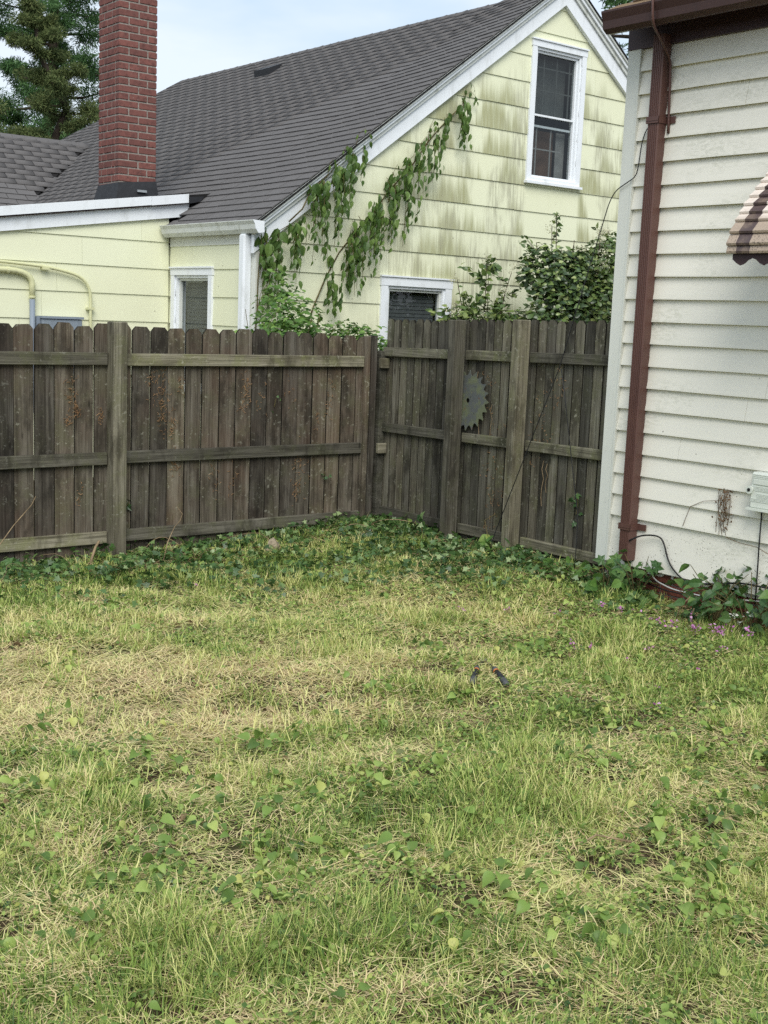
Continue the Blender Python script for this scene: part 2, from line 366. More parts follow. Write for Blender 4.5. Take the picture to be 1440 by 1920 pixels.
# ------------------------------------------------------------------ ground sheet
xs = np.concatenate([[-300, -120, -50, -20, -8], np.arange(-3, 13.01, .12), [16, 25, 50, 120, 300]]); ys = np.concatenate([[-300, -120, -50, -20, -8], np.arange(-2, 13.01, .12), [16, 25, 50, 120, 300]])
GX, GY = np.meshgrid(xs, ys, indexing='ij'); V = np.stack([GX, GY, gz(GX, GY)], -1).reshape(-1, 3)
nx, ny = len(xs), len(ys); I = (np.arange(nx-1)[:, None]*ny + np.arange(ny-1)[None]).ravel()
go = link('ground', npmesh('ground', V, Q=np.stack([I, I+ny, I+ny+1, I+1], -1)), M['ground'], smooth=True)
go['kind'] = 'structure'; go['label'] = 'thatchy soil of the mown back yard'

# ------------------------------------------------------------------ yellow house
YG, XE, YE = 11.0, 7.03, 12.78       # gable face, eave-wall face, extension face
LAP0, LAP = 1.597, .2958
house = thing('yellow_house', (9.5, 14.5, -.1), 'pale yellow lap sided house with grey shingle roof and red brick chimney', 'house')
EAVE_X, EAVE_Z, RIDGE_X = 6.92, 2.64, 11.27
def ridge_z(y): return 5.70 + .13*max(0, min(1, (12.2-y)/1.35))
def roof_z(x, y):
    t = (x-EAVE_X)/(RIDGE_X-EAVE_X)
    if t > 1: t = 2-t
    return EAVE_Z + (ridge_z(y)-EAVE_Z)*t
# wall core just behind the siding
mb = MB(); g = YG+.03
pk = [(XE+.03, -.3), (15.5, -.3), (15.5, 2.45), (RIDGE_X, 5.40), (XE+.03, 2.45)]
WG = [(8.753, 9.60, .9, 2.10), (10.86, 11.64, 3.46, 4.97)]          # window openings on the gable (x0,x1,z0,z1)
def subtract(rects, hole):
    out = []
    for (a, b, c, d) in rects:
        h0, h1, z0, z1 = hole
        if h1 <= a or h0 >= b or z1 <= c or z0 >= d: out.append((a, b, c, d)); continue
        if h0 > a: out.append((a, h0, c, d))
        if h1 < b: out.append((h1, b, c, d))
        lo, hi = max(a, h0), min(b, h1)
        if z0 > c: out.append((lo, hi, c, z0))
        if z1 < d: out.append((lo, hi, z1, d))
    return out
def clip(poly, nx_, nz_, c):
    """keep nx*h + nz*z <= c"""
    out = []
    for i in range(len(poly)):
        p, q = poly[i], poly[(i+1) % len(poly)]; dp = nx_*p[0]+nz_*p[1]-c; dq = nx_*q[0]+nz_*q[1]-c
        if dp <= 0: out.append(p)
        if dp*dq < 0: t = dp/(dp-dq); out.append((p[0]+(q[0]-p[0])*t, p[1]+(q[1]-p[1])*t))
    return out
rk = lambda s: (-.733, 1, 2.39-.733*6.92) if s < 0 else (.733, 1, 2.39+.733*(2*RIDGE_X-6.92))
# core slabs around the openings
for (a, b, c, d) in subtract(subtract([(XE+.03, 15.5, -.3, 5.6)], WG[0]), WG[1]):
    po = clip(clip([(a, c), (b, c), (b, d), (a, d)], *rk(-1)), *rk(1))
    if len(po) > 2: mb.prism([(h, g, z) for h, z in po], [(h, g+.06, z) for h, z in po])
WE = (11.86, 12.62, .9, 2.13)        # eave-wall window (y0,y1,z0,z1)
for (a, b, c, d) in subtract([(YG+.04, YE+.6, -.3, 2.60)], WE): mb.box(XE+.03, XE+.09, a, b, c, d)
mb.box(3.0, XE+.02, YE+.03, YE+.12, -.3, 2.46); mb.box(XE+.03, XE+.12, YE+.6, 24, -.3, 2.6)
# sides out of sight
mb.box(15.44, 15.5, YG+.1, 22, -.3, 2.5); mb.box(XE+.2, 15.4, 22, 22.08, -.3, 2.5)
wall = mb.build('wall', M['yellow_siding'], house)
def lap(rects_holes, h0, h1, zc, W, clips, parent, jseed, joints=None):
    """one lap course at zc, cut round openings, split into panels"""
    r = random.Random(jseed); cuts = [h0]; h = h0 + r.uniform(.4, 1.3)
    while h < h1-.3: cuts.append(h); h += 1.22
    cuts.append(h1)
    for i in range(len(cuts)-1):
        a, b = cuts[i]+.0012, cuts[i+1]-.0012; rs = [(a, b, zc, zc+LAP+.012)]
        for ho in rects_holes: rs = subtract(rs, ho)
        dz = r.uniform(-.003, .003)
        for (p, q, c, d) in rs:
            po = [(p, c), (q, c), (q, d), (p, d)]
            for cl in clips: po = clip(po, *cl)
            if len(po) < 3 or max(z for _, z in po)-min(z for _, z in po) < .01: continue
            off = lambda z: .0165 - .013*(z-zc)/LAP
            fr = [W(h, z+dz, off(z)) for h, z in po]; bk = [W(h, z+dz, -.025) for h, z in po]
            m = MB().prism(fr, bk); o = m.build('siding_panel', M['yellow_siding'], parent)
def Wg(h, z, d): return (h, YG-d, z)
def We(h, z, d): return (XE-d, h, z)
def Wx(h, z, d): return (h, YE-d, z)
for i in range(-2, 14):
    zc = LAP0+LAP*i
    lap(WG, XE-.02, 13.6, zc, Wg, [rk(-1), rk(1)], wall, 100+i)
for i in range(-2, 4):
    zc = LAP0+LAP*i
    lap([WE], YG+.0, YE-.022, zc, We, [(0, 1, 2.50)], wall, 300+i)
    lap([], 3.6, XE-.022, zc, Wx, [(-.146, 1, 2.478-.146*5.057)], wall, 400+i)

# --- windows
def window(name, W, h0, h1, z0, z1, cas, meet=None, upper=False, deep=.07):
    """W(h,z,d): d outward. casing width cas. opening h0..h1,z0..z1"""
    m = MB(); wmat = M['white_trim']
    def bx(mb_, a, b, c, d, o0, o1): A = [W(a, c, o0), W(b, c, o0), W(b, d, o0), W(a, d, o0)]; B = [W(a, c, o1), W(b, c, o1), W(b, d, o1), W(a, d, o1)]; mb_.prism(A, B)
    o = 0.034
    bx(m, h0-cas, h0, z0-.03, z1, -.02, o); bx(m, h1, h1+cas, z0-.03, z1, -.02, o); bx(m, h0-cas-.008, h1+cas+.008, z1+.001, z1+cas, -.02, o+.004); bx(m, h0-cas-.015, h1+cas+.015, z1+cas+.001, z1+cas+.018, -.02, o+.02)
    win = m.build('window', wmat, house)
    s = MB(); bx(s, h0-cas-.02, h1+cas+.02, z0-.06, z0-.031, -.02, o+.035); bx(s, h0+.001, h1-.001, z0-.03, z0+.012, -.04, o+.01); s.build('sill', wmat, win)
    j = MB(); bx(j, h0, h0+.03, z0+.013, z1-.001, -.10, .012); bx(j, h1-.03, h1, z0+.013, z1-.001, -.10, .012); bx(j, h0+.031, h1-.031, z1-.03, z1-.001, -.10, .012); j.build('jamb', wmat, win)
    zm = meet if meet else None
    fr = MB(); a, b = h0+.032, h1-.032; t = .026
    bx(fr, a, a+t, z0+.014, z1-.032, -.055, -.015); bx(fr, b-t, b, z0+.014, z1-.032, -.055, -.015); bx(fr, a+t, b-t, z1-.032-t, z1-.032, -.055, -.015); bx(fr, a+t, b-t, z0+.014, z0+.014+t*1.3, -.055, -.015)
    if zm: bx(fr, a+t, b-t, zm, zm+.022, -.055, -.012)
    fr.build('sash', M['white_trim'] if upper else M['gutter_white'], win)
    pn = MB(); pn.add([W(a+t-.004, z0+.03, -.044), W(b-t+.004, z0+.03, -.044), W(b-t+.004, z1-.05, -.044), W(a+t-.004, z1-.05, -.044)], [(0, 1, 2, 3)]); pn.build('pane', M['glass'], win)
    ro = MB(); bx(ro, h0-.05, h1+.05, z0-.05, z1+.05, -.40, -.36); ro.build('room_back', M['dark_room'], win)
    return win, bx, (a+t, b-t)
# gable attic window: storm sash over a twelve-pane inner sash, raised a little
w, bx, (wa, wb) = window('window', Wg, 10.86, 11.64, 3.46, 4.97, .072, 4.195, True)
mt = MB(); 
for q in (.27, .60, .93): bx(mt, wa+(wb-wa)*q-.008, wa+(wb-wa)*q+.008, 4.225, 4.90, -.085, -.075)
for q in (4.76, 4.50): bx(mt, wa, wb, q, q+.016, -.084, -.076)
mt.build('muntin', M['screen_grey'], w)
lw = MB(); bx(lw, wa, wb, 4.075, 4.10, -.095, -.06); lw.build('lower_sash_rail', M['white_trim'], w)
m2 = MB()
for q in (.18, .55): bx(m2, wa+(wb-wa)*q-.009, wa+(wb-wa)*q+.009, 3.52, 4.074, -.095, -.085)
bx(m2, wa, wa+(wb-wa)*.83, 3.82, 3.836, -.094, -.086); m2.build('muntin', M['drape'], w)
sc = MB(); bx(sc, wa, wb, 4.225, 4.90, -.20, -.19); sc.build('screen', M['screen_grey'], w)
cu = MB(); bx(cu, wa-.02, wb-.12, 3.50, 4.07, -.23, -.22); cu.build('blind', M['curtain'], w)
dp = MB(); bx(dp, wb-.12, wb+.03, 3.50, 4.07, -.18, -.17); dp.build('drape', M['drape'], w)
# ground-floor gable window with closed blind, and the small eave-wall window
def slats(win, bx, a, b, z0, z1, d):
    n = int((z1-z0)/.042)
    for i in range(n):
        s = MB(); z = z0+i*.042; bx(s, a+.01, b-.01, z, z+.036, -d-.006, -d); s.build('blind_slat', M['blind'], win)
w, bx, (a, b) = window('window', Wg, 8.753, 9.60, .9, 2.10, .095); slats(w, bx, a, b, 1.30, 2.04, .10)
w, bx, (a, b) = window('window', We, 11.88, 12.62, .9, 2.125, .075); slats(w, bx, a, b, 1.30, 2.06, .10)

# --- rake boards and mouldings of the gable
def roofline(o):   # points along left slope, peak, right slope with vertical offset
    y = 10.85
    return [(EAVE_X+.05, roof_z(EAVE_X+.05, y)+o), (RIDGE_X, ridge_z(y)+o), (2*RIDGE_X-EAVE_X-.05, roof_z(EAVE_X+.05, y)+o)]
def rake(name, o0, o1, y0, y1, mat):
    T, B = roofline(o0), roofline(o1)
    for s in ((0, 1), (1, 2)):
        A = [(T[s[0]][0], y0, T[s[0]][1]), (T[s[1]][0], y0, T[s[1]][1]), (B[s[1]][0], y0, B[s[1]][1]), (B[s[0]][0], y0, B[s[0]][1])]
        MB().prism(A, [(x, y1, z) for x, y, z in A]).build(name, mat, house)
rake('rake_board', -.155, -.335, YG-.062, YG-.01, M['white_trim'])
rake('rake_moulding', -.105, -.153, YG-.088, YG-.01, M['gutter_white'])
rake('rake_moulding', -.062, -.103, YG-.115, YG-.01, M['white_trim'])
rake('rake_fascia', -.012, -.060, YG-.138, YG-.01, M['gutter_white'])

# --- main roof
def rp(x, y, o=0.0): return (x, y, roof_z(x, y)+o)
mb = MB(); yy = [YG-.15, 11.6, 12.2, 15, 17.5, 20]
for i in range(len(yy)-1):
    y0, y1 = yy[i], yy[i+1]
    for (xa, xb) in ((EAVE_X, RIDGE_X), (RIDGE_X, 2*RIDGE_X-EAVE_X)):
        A = [rp(xa, y0, -.016), rp(xb, y0, -.016), rp(xb, y1, -.016), rp(xa, y1, -.016)]
        mb.prism([(x, y, z-.02) for x, y, z in A], A)
A = [rp(EAVE_X, 20, -.004), rp(RIDGE_X, 20, -.004), (9.7, 21.95, roof_z(9.7, 21)-.004), (EAVE_X, 25, EAVE_Z-.004)]
mb.prism([(x, y, z-.02) for x, y, z in A], A)
A = [(RIDGE_X, 20, 5.69), (2*RIDGE_X-EAVE_X, 25, EAVE_Z), (EAVE_X, 25, EAVE_Z)]; mb.prism([(x, y, z-.02) for x, y, z in A], A)
roof = mb.build('roof', M['roof_deck'], house)
# shingle tabs
EXPO, TAB = .137, .3
def tabmesh(name, w, l, t=.013):
    # local: x across, y down-slope, z normal. butt edge lifted
    a = w/2-.005; V = [(-a, -.035, 0), (a, -.035, 0), (a, l, .006), (-a, l, .006), (-a, -.035, .004), (a, -.035, .004), (a, l, .006+t), (-a, l, .006+t)]
    return V, [(3, 2, 1, 0), (4, 5, 6, 7), (1, 2, 6, 5), (2, 3, 7, 6), (3, 0, 4, 7)]
tV, tF = tabmesh('tab', TAB, EXPO)
tabs = []
def slope_tabs(P00, down, across, ndown, width_fn, key):
    """rows from the ridge downwards"""
    dn = Vector(down).normalized(); ac = Vector(across).normalized(); nm = ac.cross(dn).normalized()
    if nm.z < 0: nm = -nm
    return dn, ac, nm
L_sl = math.hypot(RIDGE_X-EAVE_X, 5.70-EAVE_Z); NR = int(L_sl/EXPO)+1
for r_ in range(NR):
    t0 = 1-(r_+0)*EXPO/L_sl
    if t0 < -.02: continue
    y = YG-.152; half = 1; f0 = .15+.8*((r_*.37+.03*(r_ % 3)) % 1); rr = random.Random(r_); wav = rr.uniform(-.004, .004)
    while y < 25:
        x = EAVE_X + (RIDGE_X-EAVE_X)*t0
        tw_ = TAB*f0 if half else TAB
        if y > 20 and x > 11.27-(y-20)*.8: y += tw_; half = 0; continue
        ym = y+tw_/2
        if ym > YE-.2 and x < 7.2 and ym < 18: y += tw_; half = 0; continue
        p = Vector(rp(x, ym)); q = Vector(rp(x-.05, ym)); dn = (q-p).normalized(); ac = (Vector(rp(x, ym+.05))-Vector(rp(x, ym-.05))).normalized(); nm = dn.cross(ac).normalized()
        if nm.z < 0: nm = -nm
        ac = dn.cross(nm)
        mtx = Matrix(((ac.x, dn.x, nm.x, p.x), (ac.y, dn.y, nm.y, p.y), (ac.z, dn.z, nm.z, p.z+rr.uniform(0, .0025)), (0, 0, 0, 1)))
        # cut short at the rake edge
        if ym-TAB/2 < YG-.16: pass
        tabs.append((p.length, mtx @ Matrix.Translation((0, wav+rr.uniform(-.003, .003), 0)) @ Matrix.Diagonal((tw_/TAB, 1, 1, 1))))
        y += tw_; half = 0
tabs.sort(key=lambda a: a[0])
sh = bpy.data.meshes.new('shingle'); sh.from_pydata(tV, [], tF); sh.materials.append(M['shingle'])
for d, m in tabs[:300]:
    o = bpy.data.objects.new('shingle', sh); COL.objects.link(o); o.parent = roof; o.matrix_local = m
tva = np.array(tV)
def join_tabs(name, mats, parent, mat):
    A = np.array([np.array(m) for m in mats]); W_ = np.einsum('nij,kj->nki', A[:, :3, :3], tva) + A[:, None, :3, 3]
    F = np.array(tF)[None] + (np.arange(len(A))*8)[:, None, None]
    o = link(name, npmesh(name, W_.reshape(-1, 3), Q=F.reshape(-1, 4)), mat, parent); o['kind'] = 'stuff'; return o
join_tabs('shingles', [m for _, m in tabs[300:]], roof, M['shingle'])
# ridge caps
y = YG-.1; i = 0
while y < 19.9:
    z = ridge_z(y+.1)+.012 + (i % 2)*.004; A = [(RIDGE_X-.13, y, z-.09), (RIDGE_X, y, z+.006), (RIDGE_X+.13, y, z-.09), (RIDGE_X, y, z-.012)]; z2 = ridge_z(y+.3)+.004
    B = [(RIDGE_X-.13, y+.21, z2-.09), (RIDGE_X, y+.21, z2), (RIDGE_X+.13, y+.21, z2-.09), (RIDGE_X, y+.21, z2-.016)]
    MB().prism(A, B).build('ridge_cap', M['shingle'], roof); y += .2; i += 1
# little roof vent near the ridge
vz = roof_z(10.75, 16.5)
MB().prism([(10.62, 16.35, vz-.10), (10.80, 16.35, vz+.03), (10.86, 16.35, vz+.13), (10.60, 16.35, vz+.02)], [(10.62, 16.75, vz-.10), (10.80, 16.75, vz+.03), (10.86, 16.75, vz+.13), (10.60, 16.75, vz+.02)]).build('roof_vent', M['lead_flash'], roof)

# --- left wing roof, ridge across, running into the main roof by a valley
WY, WZ, WS = 19.72, 4.36, .79
def wz(y): return WZ-(WY-y)*WS
A = [(2.0, WY, WZ), (9.30, WY, WZ), (7.75, 18.34, 3.27), (7.0, 17.55, wz(17.55)), (2.0, 17.55, wz(17.55))]
mb = MB().prism([(x, y, z-.03) for x, y, z in A], A); A = [(2.0, WY, WZ), (2.0, 22, 2.6), (9.3, 22, 2.6), (9.30, WY, WZ)]; mb.prism([(x, y, z-.03) for x, y, z in A], A)
wing = mb.build('wing_roof', M['roof_deck'], house)
Lw = math.hypot(WY-17.55, WZ-wz(17.55)); dn = Vector((0, -1, -WS)).normalized(); wt_ = []
for r_ in range(int(Lw/EXPO)+1):
    p0 = Vector((0, WY, WZ)) + dn*(r_*EXPO); x = 3.5 + TAB*((r_*.37) % 1); rr = random.Random(900+r_)
    xm = 9.30-(WY-p0.y)*1.12
    while x < xm:
        nm = Vector((0, -WS, 1)).normalized(); ac = Vector((1, 0, 0)); p = Vector((x, p0.y, p0.z+rr.uniform(0, .003)))
        if p.z - 0 > roof_z(min(max(x, EAVE_X), 11), p.y)-.02 or x < 7.2:
            wt_.append(Matrix(((1, dn.x, nm.x, p.x), (0, dn.y, nm.y, p.y), (0, dn.z, nm.z, p.z), (0, 0, 0, 1))))
        x += TAB
wt_.sort(key=lambda m: m.translation.length)
for m in wt_[:220]:
    o = bpy.data.objects.new('shingle', sh); COL.objects.link(o); o.parent = wing; o.matrix_local = m
if len(wt_) > 220: join_tabs('shingles', wt_[220:], wing, M['shingle'])
x = 3.6
while x < 9.2:
    A = [(x, WY-.13, WZ-.085), (x, WY, WZ+.024), (x, WY+.13, WZ-.085), (x, WY, WZ)]; MB().prism(A, [(a+.21, b, c-.006) for a, b, c in A]).build('ridge_cap', M['shingle'], wing); x += .2

# --- eave gutter, frieze, corner downspout
prof = [(6.995, 2.655), (6.995, 2.545), (6.93, 2.535), (6.895, 2.575), (6.885, 2.62), (6.862, 2.655), (6.862, 2.662), (6.872, 2.662), (6.90, 2.628), (6.91, 2.59), (6.935, 2.552), (6.985, 2.56), (6.985, 2.655)]
MB().prism([(x, 10.80, z) for x, z in prof], [(x, 12.72, z) for x, z in prof]).build('gutter', M['gutter_white'], house)
MB().prism([(x, 10.79, z) for x, z in prof[:7]], [(x, 10.799, z) for x, z in prof[:7]]).build('gutter_end', M['white_trim'], house)
MB().prism([(x, 12.721, z) for x, z in prof[:7]], [(x, 12.73, z) for x, z in prof[:7]]).build('gutter_end', M['gutter_white'], house)
MB().box(XE-.018, XE+.02, YG+.1, YE-.03, 2.44, 2.58).build('frieze_board', M['cream_trim'], house)
MB().box(XE-.125, XE-.025, 11.02, 11.13, -.05, 2.534).build('downspout', M['white_trim'], house, bevel=.018)
MB().box(XE-.024, XE+.0, 10.972, 11.10, -.1, 2.50).box(XE-.024, XE+.06, 10.955, 10.971, -.1, 2.46).build('corner_board', M['cream_trim'], house)
# --- extension: shed roof edge, fascia
def ez(x): return 2.478 + .146*(x-5.057)
def band(name, x0, x1, lo, hi, y0, y1, mat, cut=0):
    A = [(x0, y0, ez(x0)+lo), (x1-cut, y0, ez(x1)+lo), (x1, y0, ez(x1)+hi), (x0, y0, ez(x0)+hi)]; MB().prism(A, [(x, y1, z) for x, y, z in A]).build(name, mat, house)
band('fascia_board', 3.0, 7.24, -.005, .145, YE-.045, YE-.0, M['white_trim'])
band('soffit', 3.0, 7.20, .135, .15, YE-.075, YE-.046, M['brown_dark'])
band('roof_edge', 3.0, 6.735, .150, .245, YE-.105, YE-.076, M['white_trim'])
band('roof_edge', 6.738, 7.20, .146, .243, YE-.109, YE-.079, M['white_trim'], cut=-.0)
band('extension_roof', 3.0, 7.5, .155, .232, YE-.075, YE+4.6, M['roof_deck'])
MB().prism([(7.21, YE-.13, 2.93), (7.34, YE-.13, 2.96), (7.38, YE-.13, 3.02), (7.21, YE-.13, 3.0)], [(7.21, YE+.3, 2.93), (7.34, YE+.3, 2.96), (7.38, YE+.3, 3.02), (7.21, YE+.3, 3.0)]).build('flashing', M['lead_flash'], house)
# --- chimney
CX0, CX1, CY0, CY1 = 6.546, 7.012, 13.10, 13.60; CH = .0805; cz0 = 2.98; NC = 34
ch = MB().box(CX0+.008, CX1-.008, CY0+.008, CY1-.008, 2.7, cz0+NC*CH).build('chimney', M['mortar'], house)
def bmesh_brick(w, d, h):
    return MB().box(-w/2, w/2, -d/2, d/2, 0, h).mesh('brick')
_bc = {}
def put_brick(x0, x1, y0, y1, z, h, parent, mat, rr):
    key = (round(x1-x0, 3), round(y1-y0, 3), h, mat)
    if key not in _bc:
        m = bmesh_brick(x1-x0, y1-y0, h); bm = bmesh.new(); bm.from_mesh(m); bmesh.ops.bevel(bm, geom=list(bm.edges), offset=.004, segments=1, affect='EDGES'); bm.to_mesh(m); bm.free(); m.materials.append(M[mat]); _bc[key] = m
    o = bpy.data.objects.new('brick', _bc[key]); COL.objects.link(o); o.parent = parent; o.location = ((x0+x1)/2+rr.uniform(-.002, .002), (y0+y1)/2+rr.uniform(-.002, .002), z)
    o.rotation_euler = (rr.uniform(-.006, .006), rr.uniform(-.01, .01), rr.uniform(-.008, .008))
rr = random.Random(5); J = .016; bh = CH-J
for c in range(NC):
    z = cz0+c*CH
    if c % 2:      # half at the corner, then stretchers on the front; side stretchers
        xs_ = [(CX0, CX0+.115), (CX0+.131, CX0+.345), (CX0+.361, CX1)]; ys_ = [(CY0+.105, CY0+.285), (CY0+.303, CY0+.43), (CY0+.448, CY1)]
    else:
        xs_ = [(CX0, CX0+.235), (CX0+.251, CX1)]; ys_ = [(CY0+.105, CY0+.17), (CY0+.188, CY0+.365), (CY0+.383, CY1)]
    for k_, (a, b) in enumerate(xs_): put_brick(a, b, CY0, CY0+.089, z, bh, ch, 'brick', rr)
    for (a, b) in ys_: put_brick(CX0, CX0+.089, a, b, z, bh, ch, 'brick', rr)
mb = MB()
for c in range(NC):
    z = cz0+c*CH; o_ = .07*(c % 2)
    for k_ in range(2): mb.box(CX1-.02, CX1+.002, CY0+.10+k_*.24+o_, min(CY1, CY0+.32+k_*.24+o_), z, z+bh); mb.box(CX0+.10+k_*.19+o_*.6, min(CX1-.03, CX0+.27+k_*.19+o_*.6), CY1-.02, CY1+.002, z, z+bh)
o = mb.build('brickwork', M['brick'], ch); o['kind'] = 'stuff'
fl = [(CX0-.004, CY0-.004), (CX1+.004, CY0-.004), (CX1+.004, CY1+.004), (CX0-.004, CY1+.004)]
ftop = [3.125, 3.175, 3.19, 3.115]; fb = [(CX0-.05, CY0-.05), (CX1+.03, CY0-.05), (CX1+.03, CY1+.05), (CX0-.05, CY1+.05)]
mb = MB(); V = [(x, y, 2.90) for x, y in fb] + [(x, y, z) for (x, y), z in zip(fl, ftop)]; mb.add(V, [(0, 1, 5, 4), (1, 2, 6, 5), (2, 3, 7, 6), (3, 0, 4, 7)])
fo = mb.build('flashing', M['lead_flash'], ch)
# printed strip on the flashing
MB().box(6.76, 6.87, CY0-.058, CY0-.034, 3.035, 3.06).build('printed_strip', M['tape_print'], ch)
# --- conduits and meter base on the extension wall
def arc(pts, r, n=6):
    """round the corners of a polyline"""
    P = [Vector(p) for p in pts]; out = [P[0]]
    for i in range(1, len(P)-1):
        a = (P[i-1]-P[i]); b = (P[i+1]-P[i]); la = min(r, a.length*.49); lb = min(r, b.length*.49); A = P[i]+a.normalized()*la; B = P[i]+b.normalized()*lb
        for k_ in range(n+1): t = k_/n; out.append(A*(1-t)**2 + P[i]*2*t*(1-t) + B*t*t)
    return out + [P[-1]]
yc = YE-.06
c1 = MB().tube(arc([(3.6, yc, 2.10), (5.375, yc, 2.085), (5.375, yc, 1.80)], .26), .030, 10).build('conduit', M['conduit_paint'], house, smooth=True)
MB().tube([(5.375, yc, 1.81), (5.375, yc, 1.83)], .036, 10).build('coupling', M['conduit_paint'], c1); MB().tube([(5.375, yc, 1.795), (5.375, yc, .6)], .029, 10).build('conduit', M['grey_plastic'], house, smooth=True)
MB().tube([(5.10, yc, 2.085), (5.13, yc, 2.085)], .035, 10).build('coupling', M['conduit_paint'], c1)
c2 = MB().tube(arc([(3.6, yc, 2.20), (5.0, yc, 2.17), (5.62, yc, 2.135), (6.035, yc, 2.03), (6.035, yc, 1.6), (6.035, yc, .5)], .24), .017, 8).build('conduit', M['conduit_paint'], house, smooth=True)
for (x, z) in ((5.52, 2.12), (6.035, 1.72)): MB().box(x-.04, x+.04, yc-.02, YE-.02, z-.012, z+.012).build('clip', M['conduit_paint'], c2)
eb = MB().box(5.45, 5.90, YE-.15, YE-.021, 1.0, 1.60).build('meter_box', M['grey_plastic'], house, bevel=.01)
MB().box(5.44, 5.91, YE-.165, YE-.021, 1.601, 1.625).build('lid', M['grey_plastic'], eb); MB().box(5.41, 5.445, YE-.10, YE-.03, 1.50, 1.62).build('side_lug', M['grey_plastic'], eb)
# ------------------------------------------------------------------ white house
XW = 6.80
wh = thing('white_house', (8.5, 3.5, -.15), 'cream clapboard house wall with brown gutter and downpipe on brick foundation', 'house')
CYN = 5.965        # corner toward the fence
mb = MB().box(XW+.022, XW+.2, -3, CYN-.03, .05, 3.9).box(XW+.2, 12, CYN-.12, CYN-.03, .05, 3.9)
wwall = mb.build('wall', M['clapboard'], wh)
CB, CS = 3.457, .1515
rows = [CB+CS] + [CB-CS*i for i in range(22)]
rr = random.Random(3)
for i, zb in enumerate(rows):
    zt = zb+CS+.01; last = i == len(rows)-1
    if last: zb = .088; 
    cuts = [CYN-.112]
    if zb < 3.5:
        for q in sorted([rr.uniform(3.0, 5.0), rr.uniform(.5, 2.6)], reverse=True): cuts.append(q)
    if abs(zb-.88) < .06: cuts = [CYN-.112, 5.30, 2.2]
    cuts.append(-3)
    for a, b in zip(cuts[:-1], cuts[1:]):
        n = 5; o0 = rr.uniform(-.0015, .0015); pa = []
        ys_ = [a-.001 + (b-a+.002)*t/n for t in range(n+1)]
        zbw = [zb + rr.uniform(-.0018, .0018) for _ in ys_]
        prof = lambda y, z0: [(XW+.021, y, zt), (XW+.006, y, zt), (XW-.0205+o0, y, z0+.010), (XW-.0215+o0, y, z0), (XW+.010, y, z0+.004), (XW+.021, y, z0+.02)]
        m = MB(); V = []; F = []
        for y_, z_ in zip(ys_, zbw): V += prof(y_, z_)
        for s in range(n):
            for k_ in range(6): F.append((s*6+k_, s*6+(k_+1) % 6, (s+1)*6+(k_+1) % 6, (s+1)*6+k_))
        F += [(0, 1, 2, 3, 4, 5), tuple(range(n*6, n*6+6))[::-1]]; m.add(V, F); m.build('clapboard', M['clapboard'], wwall)
# corner board
MB().box(XW-.024, XW+.03, CYN-.112, CYN, .09, 3.604).box(XW-.028, XW-.0245, CYN-.110, CYN-.097, .092, 3.602).box(XW+.031, XW+.11, CYN-.028, CYN, .09, 3.64).build('corner_board', M['cream_trim'], wh)
# frieze, soffit, fascia, gutter, roof
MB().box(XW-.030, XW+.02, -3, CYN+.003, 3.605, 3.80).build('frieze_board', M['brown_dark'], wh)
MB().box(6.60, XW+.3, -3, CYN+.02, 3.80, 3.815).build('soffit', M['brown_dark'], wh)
MB().box(6.575, 6.598, -3, CYN+.025, 3.70, 3.84).build('fascia_board', M['brown_metal'], wh)
gp = [(6.572, 3.80), (6.572, 3.675), (6.51, 3.665), (6.475, 3.69), (6.468, 3.74), (6.448, 3.79), (6.448, 3.802), (6.46, 3.802), (6.484, 3.745), (6.49, 3.70), (6.515, 3.682), (6.56, 3.69), (6.56, 3.80)]
gt = MB().prism([(x, -3, z) for x, z in gp], [(x, 5.93, z) for x, z in gp]).build('gutter', M['gutter_brown'], wh)
MB().prism([(x, 5.931, z) for x, z in gp[:7]], [(x, 5.937, z) for x, z in gp[:7]]).build('end_cap', M['gutter_brown'], gt)
A = [(6.53, -3, 3.79), (9.5, -3, 5.45), (9.5, CYN+.10, 5.45), (6.53, CYN+.0, 3.79)]
wroof = MB().prism([(x, y, z-.03) for x, y, z in A], A).build('roof', M['brown_metal'], wh)
s_ = .559; dnv = Vector((-1, 0, -s_)).normalized(); nmv = Vector((-s_, 0, 1)).normalized(); Lr = math.hypot(2.97, 1.66)
shb = bpy.data.meshes.new('shingle'); 
shb.from_pydata([(v[0], v[1], v[2]) for v in tV], [], tF); shb.materials.append(M['shingle_brown'])
for r_ in range(8):
    p0 = Vector((6.50, 0, 3.79)) - dnv*(EXPO*(r_+1)) + nmv*.004; y = CYN+.0-TAB/2 - (TAB/2 if r_ % 2 else 0)
    if r_ % 2:
        pass
    while y > 3.2:
        o = bpy.data.objects.new('shingle', shb); COL.objects.link(o); o.parent = wroof
        o.matrix_local = Matrix(((0, dnv.x, nmv.x, p0.x), (-1, dnv.y, nmv.y, y), (0, dnv.z, nmv.z, p0.z), (0, 0, 0, 1))); y -= TAB
